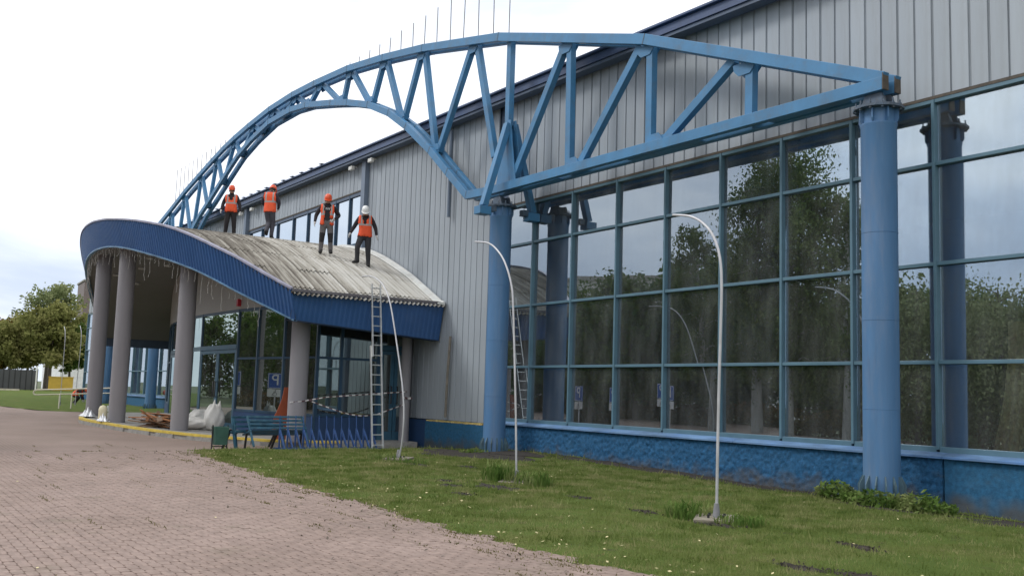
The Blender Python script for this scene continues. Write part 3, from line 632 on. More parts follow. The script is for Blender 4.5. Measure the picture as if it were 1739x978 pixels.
# ------------------------------------------------------------------ steel columns and the arched truss
TY = 14.555
def column(x, label):
    t = thing('steel_column', label, 'column', (x, TY, 0), 'blue steel columns carrying the arch')
    mb = MB(); prof = [(.30, -.05)]
    for z in (1.55, 3.05, 4.55): prof += [(.30, z-.004), (.306, z), (.30, z+.004)]
    prof += [(.30, 6.42), (.312, 6.44), (.312, 6.47), (.275, 6.475), (.275, 6.72)]
    mb.lathe(prof, (x, TY, 0), 40); mb.build('shaft', BLUE_COL, t, smooth=35)
    mb = MB(); mb.lathe([(.58, -.04), (.58, .03), (.30, .032)], (x, TY, 0), 40, cap=False); mb.build('base_plate', FIN, t, smooth=35)
    for k in range(14):
        a = 2*PI*(k+.3)/14; mb = MB(); c, s_ = math.cos(a), math.sin(a); u = (-s_, c)
        pr = [(.29, .03), (.385, .03), (.385, .30), (.31, .45), (.29, .45)]
        mb.loft([[(x+r*c+u[0]*w, TY+r*s_+u[1]*w, z) for r, z in pr] for w in (-.011, .011)], cap=True); mb.build('base_fin', FIN, t, fix=True)
        mb = MB(); mb.lathe([(.022, .03), (.022, .09), (.012, .1)], (x+.5*math.cos(a+.22), TY+.5*math.sin(a+.22), 0), 6); mb.build('anchor_bolt', FIN, t)
    for k in range(8):
        a = 2*PI*(k+.4)/8; c, s_ = math.cos(a), math.sin(a); u = (-s_, c); mb = MB()
        mb.loft([[(x+r*c+u[0]*w, TY+r*s_+u[1]*w, z) for r, z in ((.27, 6.475), (.315, 6.475), (.345, 6.53), (.345, 6.72), (.27, 6.72))] for w in (-.012, .012)], cap=True); mb.build('head_fin', BLUE_COL, t, fix=True)
    mb = MB(); mb.lathe([(.43, 6.721), (.43, 6.765)], (x, TY, 0), 12); mb.build('head_flange', BLUE_DARK, t)
    for k in range(12):
        a = 2*PI*(k+.5)/12; mb = MB(); mb.lathe([(.026, 6.69), (.026, 6.80), (.014, 6.805), (.014, 6.86)], (x+.375*math.cos(a), TY+.375*math.sin(a), 0), 6); mb.build('flange_bolt', BLUE_DARK, t)
    mb = MB()
    for dy in (-.13, .13):
        mb.loft([[(x-.26, TY+dy+w, 6.766), (x+.26, TY+dy+w, 6.766), (x+.16, TY+dy+w, 7.0), (x-.16, TY+dy+w, 7.0)] for w in (-.03, .03)], cap=True)
    mb.span((x-.09, TY-.1, 6.767), (x+.09, TY+.1, 6.99)); mb.build('bearing', BLUE_DARK, t, fix=True)
    return t
column(-10.56, 'thick blue steel column at the end of the arch, nearest to the tallest glass')
column(-22.65, 'blue steel column under the kink of the arch beside the grey cladding')
column(-59.6, 'blue steel column seen beyond the entrance platform under the far foot of the arch')
column(-72.0, 'farthest blue steel column, mostly hidden by the grey entrance columns')

SEAM = mat('worn weld seam', (.075, .13, .185, 1), .7, var=.35, scale=9, dirt=(.12, .085, .06, 1), dirt_amt=.7, dscale=8)
arch = thing('arched_truss', 'light blue steel truss arching over the entrance roof', 'truss', (-41, TY, 7))
TOP = [(-10.31, 7.20), (-16.54, 9.71), (-22.75, 11.58), (-27.3, 12.54), (-30.2, 13.02), (-33.2, 13.42), (-36.4, 13.66), (-38.76, 13.77), (-41.5, 13.77), (-44.28, 13.6),
       (-46.24, 13.43), (-47.83, 13.25), (-49.7, 12.95), (-51.9, 12.57), (-54.5, 12.09), (-56.6, 11.6), (-59.6, 10.95), (-66, 9.5), (-72.2, 7.20)]
BOT = [(-10.31, 7.12), (-22.9, 7.22), (-24.2, 7.28), (-25.38, 8.17), (-26.54, 9.06), (-28.21, 10.17), (-29.56, 10.92), (-31.24, 11.6), (-33.04, 12.10), (-34.6, 12.45), (-37.2, 12.97),
       (-38.9, 13.16), (-41.5, 13.18), (-43.77, 12.86), (-45.6, 12.46), (-46.4, 12.18), (-48.1, 11.55), (-49.8, 10.9), (-51.2, 10.4), (-52.5, 9.75), (-54.9, 8.4), (-57.0, 7.4), (-58.2, 7.28), (-59.6, 7.2), (-72.2, 7.12)]
def chord(name, pts, y, w, h):
    """square tube following pts in the x-z plane, mitred at the kinks, with a welded seam plate at each kink"""
    P = [Vector((a, 0, b)) for a, b in pts]; rings = []
    for i, p in enumerate(P):
        d0 = (P[i]-P[max(i-1, 0)]).normalized() if i else (P[1]-P[0]).normalized(); d1 = (P[min(i+1, len(P)-1)]-P[i]).normalized() if i < len(P)-1 else d0
        d = (d0+d1).normalized(); nrm = Vector((-d.z, 0, d.x)); k = 1/max(.5, d.dot(d0))
        rings.append([(p.x+nrm.x*s*h/2*k, y+t*w/2, p.z+nrm.z*s*h/2*k) for s, t in ((-1, -1), (1, -1), (1, 1), (-1, 1))])
    mb = MB(); mb.loft(rings, cap=True); o = mb.build(name, BLUE_STEEL, arch, fix=True, bevel=.008)
    for i in range(1, len(P)-1):
        d = ((P[i]-P[i-1]).normalized()+(P[i+1]-P[i]).normalized()).normalized(); nrm = Vector((-d.z, 0, d.x)); a_ = P[i]-d*.018; b_ = P[i]+d*.018
        mb = MB(); mb.beam((a_.x, y, a_.z), (b_.x, y, b_.z), w+.008, h*1.03); mb.build('weld_seam', SEAM, arch)
def truss():
    for y in (14.385, 14.725):
        chord('top_chord', TOP, y, .15, .24); chord('bottom_chord', BOT, y, .156, .23)
    for y in (14.385, 14.725):
        mb = MB(); mb.span((-10.305, y-.078, 7.01), (-10.285, y+.078, 7.30)); mb.build('end_plate', RUST, arch)
    def web(a, b, w=.2, d=.165):
        mb = MB(); mb.beam((a[0], TY, a[1]), (b[0], TY, b[1]), d, w); mb.build('web', BLUE_STEEL, arch, bevel=.008)
    def gusset(x, z, r, down=True):
        s = -1 if down else 1
        for y in (14.463, 14.647):
            mb = MB(); pr = [(x-r, z), (x+r, z), (x+r*.92, z+s*r*.45), (x+r*.5, z+s*r*.85), (x-r*.5, z+s*r*.85), (x-r*.92, z+s*r*.45)]
            mb.loft([[(a, y+t, b) for a, b in pr] for t in (-.012, .012)], cap=True); mb.build('gusset_plate', BLUE_STEEL, arch, fix=True)
    def ztop(x): return float(np.interp(-x, [-p[0] for p in TOP], [p[1] for p in TOP]))
    def zbot(x): return float(np.interp(-x, [-p[0] for p in BOT], [p[1] for p in BOT]))
    # straight wing over the glazing
    for xt, xb in ((-22.4, -22.4), (-19.6, -19.55), (-16.52, -16.52), (-13.5, -13.52)):
        web((xt, ztop(xt)), (xb, zbot(xb)))
        if xt > -22: gusset(xt-.12, ztop(xt)-.08, .30)
    for xt, xb in ((-19.8, -22.15), (-16.85, -19.1), (-13.95, -16.05)):
        web((xt, ztop(xt)-.1), (xb, zbot(xb)+.1)); gusset(xb-.25, zbot(xb)+.08, .28, False)
    # fan of the arch
    tops = [-24.35, -27.6, -30.4, -33.3, -36.1, -38.8, -41.4, -44.0, -46.7, -49.4, -52.0, -55.0, -57.6]
    bots = [-22.95, -26.4, -28.85, -31.35, -33.95, -37.3, -40.1, -42.8, -45.6, -48.2, -50.5, -53.2, -56.4, -59.3]
    for i, xt in enumerate(tops):
        for xb in (bots[i], bots[i+1]):
            web((xt + (.12 if xb > xt else -.12), ztop(xt)-.05), (xb + (-.1 if xb > xt else .1), zbot(xb)+.05 if i else zbot(xb)+(1.0 if xb > -23 else .05)), .19)
        gusset(xt, ztop(xt)-.10, .27)
    for xb in bots[1:-1]: gusset(xb, zbot(xb)+.09, .24, False)
    # far wing
    for x in (-62.8, -66, -69): web((x, ztop(x)), (x, zbot(x)))
    for xt, xb in ((-62.6, -60.2), (-65.8, -63.1), (-68.7, -66.3)): web((xt, ztop(xt)-.1), (xb, zbot(xb)+.1))
    # splayed cross frames over the inner columns
    for x in (-22.3, -60.0):
        for s in (-1, 1):
            mb = MB(); mb.beam((x, TY+s*.1, 9.0), (x, TY+s*.80, 6.62), .2, .17, side=(1, 0, 0)); mb.build('splay_leg', BLUE_STEEL, arch, bevel=.008)
            mb = MB(); mb.span((x-.16, TY+s*.80-.2, 6.38), (x+.16, TY+s*.80+.16, 6.60)); mb.build('leg_shoe', BLUE_STEEL, arch, bevel=.01)
        mb = MB(); mb.span((x-.1, TY-.62, 6.50), (x+.1, TY-.44, 6.66)); mb.span((x-.1, TY+.44, 6.50), (x+.1, TY+.62, 6.66)); mb.build('cross_beam', BLUE_DARK, arch)
        for s in (-1, 1):
            mb = MB(); pr = [(x-.52, 7.32), (x+.46, 7.32), (x+.12, 9.1), (x-.12, 9.1)]
            mb.loft([[(a, TY+s*.09+t, b) for a, b in pr] for t in (-.01, .01)], cap=True); mb.build('stiffener_plate', BLUE_STEEL, arch, fix=True)
    # cover plates between the two bottom chords
    for x0, x1 in ((-21.6, -19.9), (-17.2, -14.9), (-13.0, -11.2)):
        mb = MB(); mb.span((x0, 14.47, 7.05), (x1, 14.64, 7.08)); mb.build('cover_plate', BLUE_STEEL, arch)
    # thin rods left standing on the crown, all ending level
    ROD = mat('thin grey rod', (.16, .15, .16, 1), .6)
    for k in range(14):
        x = -22.55-.838*k; z = ztop(x)+.1
        if z < 13.72: mb = MB(); mb.tube([(x, TY+RNG.normal(0, .01), z), (x+RNG.normal(0, .02), TY, 13.76+RNG.normal(0, .02))], .0145, 5); mb.build('rod', ROD, arch)
    for k in range(12):
        x = -57.05+.80*k; z = ztop(x)+.1
        if z < 13.72: mb = MB(); mb.tube([(x, TY, z), (x+RNG.normal(0, .02), TY, 13.77+RNG.normal(0, .02))], .0165, 5); mb.build('rod', ROD, arch)
truss()

# ------------------------------------------------------------------ entrance canopy
XR, XL = -27.2, -50.8; XC, HW = (XR+XL)/2, (XR-XL)/2
ZT = [(-27.2, 4.45), (-28.2, 4.94), (-29.33, 5.5), (-30.63, 6.02), (-31.66, 6.4), (-32.8, 6.73), (-33.74, 6.92), (-34.8, 7.11), (-36.06, 7.29), (-37.6, 7.47), (-39.4, 7.60), (-40.9, 7.63), (-42.5, 7.60), (-44, 7.48), (-45.5, 7.22), (-47, 6.8), (-48.2, 6.3), (-49.2, 5.75), (-50, 5.2), (-50.8, 4.5)]
ZB = [(-27.2, 3.55), (-28.3, 4.02), (-29.2, 4.38), (-30.5, 4.92), (-31.4, 5.25), (-32.7, 5.62), (-33.8, 5.87), (-34.6, 6.04), (-35.6, 6.24), (-36.7, 6.41), (-37.7, 6.52), (-38.5, 6.58), (-40, 6.62), (-41.5, 6.6), (-43, 6.5), (-44.5, 6.32), (-46, 6.03), (-47, 5.74), (-48, 5.38), (-49, 4.95), (-49.6, 4.65), (-50.3, 3.95), (-50.8, 3.35)]
def smooth_prof(tab):
    xs = np.linspace(XL, XR, 400); z = np.interp(xs, [p[0] for p in tab][::-1], [p[1] for p in tab][::-1])
    k = np.exp(-np.linspace(-2, 2, 25)**2); k /= k.sum(); zp = np.concatenate([2*z[0]-z[12:0:-1], z, 2*z[-1]-z[-2:-14:-1]]); return xs, np.convolve(zp, k, 'valid')
_tx, _tz = smooth_prof(ZT); _bx, _bz = smooth_prof(ZB)
def zt(x): return np.interp(x, _tx, _tz)
def zb(x): return np.interp(x, _bx, _bz)
def yf(x): return 10.05 + .35*(np.asarray(x)-XC)/HW - 2.92*(1-((np.asarray(x)-XC)/HW)**2)
canopy = thing('entrance_canopy', 'wave shaped entrance roof with royal blue fascia and weathered corrugated sheets', 'canopy', (-39, 13, 0))
def fascia_path():
    """points (x, y, z top, z bottom, outward normal, arc length) along the right eave, curved front and left eave"""
    raw = [(XR, y, float(zt(XR)), 3.6-.35*(y-10.4)/5.1) for y in np.linspace(15.45, float(yf(XR)), 60)]
    raw += [(x, float(yf(x)), float(zt(x)), float(zb(x))+.0) for x in np.linspace(XR, XL, 420)[1:]]
    raw += [(XL, y, float(zt(XL)), 3.33) for y in np.linspace(float(yf(XL)), 15.45, 60)[1:]]
    return raw
def canopy_build():
    raw = fascia_path(); P = np.array([(a, b) for a, b, *_ in raw]); d = np.gradient(P, axis=0); d /= np.linalg.norm(d, axis=1)[:, None]; nrm = np.stack([-d[:, 1], d[:, 0]], 1)
    # outward: right eave must point +x
    if nrm[5, 0] < 0: nrm = -nrm
    s = np.concatenate([[0], np.cumsum(np.linalg.norm(np.diff(P, axis=0), axis=1))]); tot = s[-1]
    f = lambda arr, t: np.interp(t, s, arr)
    ztop = np.array([r[2] for r in raw]); zbot = np.array([r[3] for r in raw])
    def pt(t, depth, up):       # depth: rib offset outward; up: 1 top, 0 bottom; the sheet leans in at the foot
        n = np.array([f(nrm[:, 0], t), f(nrm[:, 1], t)]); n /= np.linalg.norm(n); lean = -.27*(1-up)
        return (f(P[:, 0], t)+n[0]*(depth+lean), f(P[:, 1], t)+n[1]*(depth+lean), f(zbot, t)*(1-up)+f(ztop, t)*up)
    # profiled sheets about 1.2 m wide, ribs every 0.15 m
    side = float(s[59]); pitch = .15
    edges = list(np.linspace(0, side, 5)) + list(np.linspace(side, float(s[478]), 27))[1:] + list(np.linspace(float(s[478]), tot, 6))[1:]
    for t0, t1 in zip(edges[:-1], edges[1:]):
        n = max(2, int(round((t1-t0)/pitch))); ts = []
        amp = .032 if t0 >= side-.01 else .010
        for k in range(n):
            a = t0+(t1-t0)*k/n; w = (t1-t0)/n
            ts += [(a, 0), (a+w*.36, 0), (a+w*.46, amp), (a+w*.86, amp)]
        ts.append((t1-.004, 0)); rings = [[pt(t, dd, u) for t, dd in ts] for u in (0, .5, 1)]
        mb = MB(); mb.loft(rings, closed=False); mb.build('fascia_sheet', FASCIA, canopy)
    ts = np.linspace(0, tot, 420)
    mb = MB(); mb.loft([[pt(t, -.06, 0.01) for t in ts], [pt(t, -.06, .99) for t in ts]], closed=False); mb.build('fascia_backing', CLAD_TRIM, canopy)
    # pale edge strip on the top, and the bottom edge channel
    def strip(name, t0, t1, prof, m, base):
        mb = MB(); rings = []
        for t in np.linspace(t0, t1, 300):
            n = np.array([f(nrm[:, 0], t), f(nrm[:, 1], t)]); n /= np.linalg.norm(n); p = pt(t, 0, base)
            rings.append([(p[0]+n[0]*a, p[1]+n[1]*a, p[2]+b) for a, b in prof])
        mb.loft(rings, cap=True); mb.build(name, m, canopy, fix=True)
    strip('edge_strip', side+.03, float(s[478]), [(.045, -.04), (.045, .015), (-.11, .03), (-.11, .0)], TRIM_L, 1)
    strip('edge_strip', .0, side, [(.06, -.08), (.06, .0), (-.10, .02), (-.10, -.06)], mat('brown grey eave edge', (.13, .12, .13, 1), .6, var=.3, scale=4), 1)
    strip('bottom_channel', side, float(s[478]), [(.05, -.05), (.05, .0), (-.10, .0), (-.10, -.05)], mat('pale turquoise edge', (.10, .20, .32, 1), .5, var=.35, scale=2), 0)
    strip('bottom_channel', .0, side, [(.012, -.02), (.012, .0), (-.45, .0), (-.45, -.02)], PLINTH3, 0)
    # soffit
    xs = np.linspace(XR-.3, XL+.3, 90); rows = 16
    V = np.array([(x, float(yf(x))+.33+(15.42-float(yf(x))-.33)*t, float(zb(x))+.02) for x in xs for t in np.linspace(0, 1, rows)]); i = np.arange(len(V)).reshape(len(xs), rows)
    F = np.stack([i[:-1, :-1], i[1:, :-1], i[1:, 1:], i[:-1, 1:]], -1).reshape(-1, 4); link('soffit', arrmesh('soffit', V, F, SOFFIT, True), canopy)
    LAMP = mat('pale lamp ring', (.6, .6, .57, 1), .4)
    for x, y in [(-33.5, 9.6), (-36, 9.2), (-38.5, 9.4), (-41, 9.6), (-43.5, 9.9), (-46, 10.3), (-34.8, 10.6), (-37.2, 10.3), (-39.8, 10.5), (-42.4, 10.7), (-31.5, 10.6), (-45, 9.2)]:
        mb = MB(); mb.lathe([(.14, -.03), (.14, .03)], (x, y, float(zb(x))-.0), 14); mb.build('soffit_lamp', LAMP, canopy)
    # corrugated roof sheets laid in courses up the slope
    X = np.linspace(XR+.12, XL-.12, 1200); Z = zt(X)-.11+.0; Z = np.where(X > XR, float(zt(XR))-.11-(X-XR)*.5, Z)
    ar = np.concatenate([[0], np.cumsum(np.hypot(np.diff(X), np.diff(Z)))])
    cuts = [0, .62]
    while cuts[-1] < ar[-1]: cuts.append(min(ar[-1], cuts[-1]+1.62))
    wav = .15; sw = wav*7
    for c0, c1 in zip(cuts[:-1], cuts[1:]):
        seg = np.linspace(max(0, c0-.10), c1, 6)
        xx = np.interp(seg, ar, X); zz = np.interp(seg, ar, Z); tx = np.gradient(xx, seg); tz = np.gradient(zz, seg); nx, nz = -tz, tx
        if nz.mean() < 0: nx, nz = -nx, -nz
        lift = np.linspace(.030 if c0 > 0 and c0 < 1 else .012, 0, 6)
        y1 = 15.40
        while y1 > float(np.min(yf(xx)))+.1:
            y0 = y1-sw; ny = 7*8+1; ys = np.linspace(y0, y1, ny); w = .034*np.cos((ys-15.4)/wav*2*PI); j = RNG.normal(0, .005)
            V = []
            for i in range(6):
                lo = float(yf(xx[i]))+.03 if xx[i] < XR else float(yf(XR))
                for q in range(ny): V.append((xx[i]+nx[i]*(w[q]+lift[i]+j), max(ys[q], lo), zz[i]+nz[i]*(w[q]+lift[i]+j)))
            V = np.array(V); ii = np.arange(len(V)).reshape(6, ny); F = np.stack([ii[:-1, :-1], ii[1:, :-1], ii[1:, 1:], ii[:-1, 1:]], -1).reshape(-1, 4)
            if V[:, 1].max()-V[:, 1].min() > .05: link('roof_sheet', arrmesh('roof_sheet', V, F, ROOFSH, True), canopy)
            y1 = y0+.0
    # flashing against the hall wall
    xs = np.linspace(XR+.1, -35.2, 40); ring = []
    for x in xs:
        z = float(zt(min(x, XR)))-.10
        ring.append([(x, 15.16, z+.02), (x, 15.17, z+.055), (x, 15.41, z+.11), (x, 15.41, z+.0)])
    mb = MB(); mb.loft(ring, cap=True); mb.build('wall_flashing', WHITE_F, canopy, fix=True)
    return P, s, f, pt, side, float(s[478])
def roof_mat():
    m = bpy.data.materials.new('weathered corrugated sheet'); m.use_nodes = True; nt = m.node_tree; N = nt.nodes; L = nt.links
    b = N['Principled BSDF']; b.inputs['Roughness'].default_value = 0.9; b.inputs['Specular IOR Level'].default_value = 0.2
    g = N.new('ShaderNodeNewGeometry'); sp = N.new('ShaderNodeSeparateXYZ'); L.new(g.outputs['Position'], sp.inputs[0])
    # lichen and dirt drawn out down the slope (along x), bound to single waves across it
    mp = N.new('ShaderNodeMapping'); mp.inputs['Scale'].default_value = (0.35, 6.7, 0.35); L.new(g.outputs['Position'], mp.inputs[0])
    n = N.new('ShaderNodeTexNoise'); n.inputs['Scale'].default_value = 1.0; n.inputs['Detail'].default_value = 8; n.inputs['Roughness'].default_value = 0.68; L.new(mp.outputs[0], n.inputs['Vector'])
    # older, darker sheets up the slope and towards the street; scrubbed paler ones near the wall
    gx = N.new('ShaderNodeMapRange'); gx.inputs[1].default_value = -29.5; gx.inputs[2].default_value = -37; gx.inputs[3].default_value = 0.0; gx.inputs[4].default_value = 0.18; L.new(sp.outputs['X'], gx.inputs[0])
    gy = N.new('ShaderNodeMapRange'); gy.inputs[1].default_value = 10.2; gy.inputs[2].default_value = 13.0; gy.inputs[3].default_value = 0.10; gy.inputs[4].default_value = -0.10; L.new(sp.outputs['Y'], gy.inputs[0])
    a1 = N.new('ShaderNodeMath'); L.new(n.outputs['Fac'], a1.inputs[0]); L.new(gx.outputs[0], a1.inputs[1])
    a2 = N.new('ShaderNodeMath'); L.new(a1.outputs[0], a2.inputs[0]); L.new(gy.outputs[0], a2.inputs[1])
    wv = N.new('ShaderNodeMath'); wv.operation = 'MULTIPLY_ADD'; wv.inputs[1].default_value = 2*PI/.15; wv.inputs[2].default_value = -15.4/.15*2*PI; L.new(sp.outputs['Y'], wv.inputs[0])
    cs = N.new('ShaderNodeMath'); cs.operation = 'COSINE'; L.new(wv.outputs[0], cs.inputs[0]); a3 = N.new('ShaderNodeMath'); a3.operation = 'MULTIPLY_ADD'; a3.inputs[1].default_value = -0.045; L.new(cs.outputs[0], a3.inputs[0]); L.new(a2.outputs[0], a3.inputs[2]); a2 = a3  # wave valleys darkened in the colour: dirt plus painted shade, so the ridges read
    r = N.new('ShaderNodeValToRGB'); e = r.color_ramp.elements
    e[0].position = 0.36; e[0].color = (0.50, 0.485, 0.445, 1); e[1].position = 0.72; e[1].color = (0.105, 0.093, 0.076, 1); k = e.new(0.48); k.color = (0.37, 0.35, 0.305, 1); k = e.new(0.60); k.color = (0.205, 0.187, 0.158, 1)
    L.new(a2.outputs[0], r.inputs[0]); L.new(r.outputs[0], b.inputs['Base Color'])
    n2 = N.new('ShaderNodeTexNoise'); n2.inputs['Scale'].default_value = 30; L.new(g.outputs['Position'], n2.inputs['Vector'])
    bp = N.new('ShaderNodeBump'); bp.inputs['Strength'].default_value = .3; bp.inputs['Distance'].default_value = .02; L.new(n2.outputs['Fac'], bp.inputs['Height']); L.new(bp.outputs[0], b.inputs['Normal'])
    return m
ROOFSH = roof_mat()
FP, FS, FF, FPT, SIDE, FRONT_END = canopy_build()

# light string hanging from the front edge
def garland():
    t = thing('icicle_light_string', 'pale icicle light string drooping from the blue fascia of the entrance roof', 'string lights', (-38, 7.6, 6))
    ts = np.linspace(SIDE+1.5, FRONT_END-1.0, 240); mb = MB(); pts = []
    for i, a in enumerate(ts):
        p = FPT(a, -.06, 0); pts.append((p[0], p[1], p[2]-.03-.05*abs(math.sin(i*.35)))) 
    mb.tube(pts, .014, 5); mb.build('cable', STRAND, t)
    a = SIDE+1.6
    while a < FRONT_END-2:
        p = FPT(a, -.08, 0); L_ = RNG.choice([.2, .3, .45, .6, .85])*RNG.uniform(.8, 1.2); q = []; n = 6
        for k in range(n): q.append((p[0]+RNG.normal(0, .014), p[1]+RNG.normal(0, .014), p[2]-.04-L_*k/(n-1)))
        mb = MB(); mb.tube(q, .0055, 4)
        for k in range(1, n): mb.box(q[k], (.015, .015, .026))
        mb.build('strand', STRAND, t); a += RNG.uniform(.14, .40)
garland()

# grey columns under the canopy
for x, y, r, lab in ((-41.8, 8.07, .292, 'grey round column farthest along the platform, beside the white film'), (-37.8, 8.1, .292, 'grey round column between the cream bollard and the heap of broken boards'),
                     (-33.6, 9.19, .288, 'grey round column between the broken boards and the white sacks'), (-28.9, 11.4, .285, 'pale grey round column under the corner of the blue fascia, ringed by warning tape'),
                     (-28.75, 15.0, .165, 'slim grey column under the eave by the cladding, holding the tape end')):
    mb = MB(); top = float(zb(x))+.05 if y < 14 else 3.8; z0 = zp(x)
    mb.lathe([(r, z0-.02), (r, z0+1.6), (r, z0+3.2), (r, top)], (x, y, 0), 32); o = mb.build('concrete_column', GREYCOL, smooth=40)
    tag(o, lab, 'column', 'grey columns under the entrance roof')

# ------------------------------------------------------------------ platform with a yellow edge
EDGE = [(-28.35, 15.3), (-28.4, 13.6), (-28.56, 12.4), (-29.12, 10.9), (-29.7, 10.37), (-30.54, 9.73), (-31.3, 9.22), (-32.3, 8.77), (-33.9, 8.25), (-36, 7.77), (-37.9, 7.47), (-39.1, 7.33), (-40.2, 7.31), (-41.5, 7.58), (-43, 8.05), (-44.3, 8.8), (-45.1, 9.8), (-45.4, 11.5), (-45.4, 13.4), (-45.4, 15.3)]
def platform():
    pts = []
    for i in range(len(EDGE)-1):
        p0, p1, p2, p3 = [np.array(EDGE[min(max(i+k, 0), len(EDGE)-1)]) for k in (-1, 0, 1, 2)]
        for t in np.linspace(0, 1, 8, endpoint=False):
            pts.append(.5*((2*p1)+(-p0+p2)*t+(2*p0-5*p1+4*p2-p3)*t*t+(-p0+3*p1-3*p2+p3)*t**3))
    pts.append(np.array(EDGE[-1])); P = np.array(pts); n = len(P)
    mb = MB(); mb.v = [(x, y, zp(x)) for x, y in P] + [(x, y, -.4) for x, y in P]; mb.tri = True; mb.f = [(i, i+n, i+1+n, i+1) for i in range(n-1)] + [(i, i+1, n-2-i, n-1-i) for i in range(n//2-1)]; mb.m = [0]*len(mb.f)
    o = mb.build('entrance_platform', CONC, fix=True); tag(o, kind='structure')
    d = np.gradient(P, axis=0); d /= np.linalg.norm(d, axis=1)[:, None]; N_ = np.stack([-d[:, 1], d[:, 0]], 1)
    c = np.array([-39, 13]); N_ *= np.sign(((P-c)*N_).sum(1))[:, None]
    mb = MB(); mb.loft([[(p[0]+q[0]*a, p[1]+q[1]*a, z+zp(p[0])) for a, z in ((-.14, .004), (-.14, .03), (.035, .03), (.035, -.045), (.004, -.045), (.004, .004))] for p, q in zip(P[14:-30], N_[14:-30])], cap=True)
    mb.build('platform_edge', YELLOW, o, fix=True)
    # facing stones under the edge, some missing
    s = np.concatenate([[0], np.cumsum(np.linalg.norm(np.diff(P, axis=0), axis=1))]); a = 3.2; me = None
    while a < s[-1]-6:
        L_ = RNG.uniform(.30, .42)
        if RNG.uniform() < .86:
            x, y = np.interp(a+L_/2, s, P[:, 0]), np.interp(a+L_/2, s, P[:, 1]); q = (np.interp(a, s, N_[:, 0]), np.interp(a, s, N_[:, 1]))
            mb = MB(); mb.box((x+q[0]*.012, y+q[1]*.012, zp(x)-.125), (L_-.02, .05+RNG.uniform(0, .02), .145), rz=math.atan2(q[1], q[0])+PI/2); mb.build('facing_stone', CONC, o, bevel=.006)
        a += L_
platform()

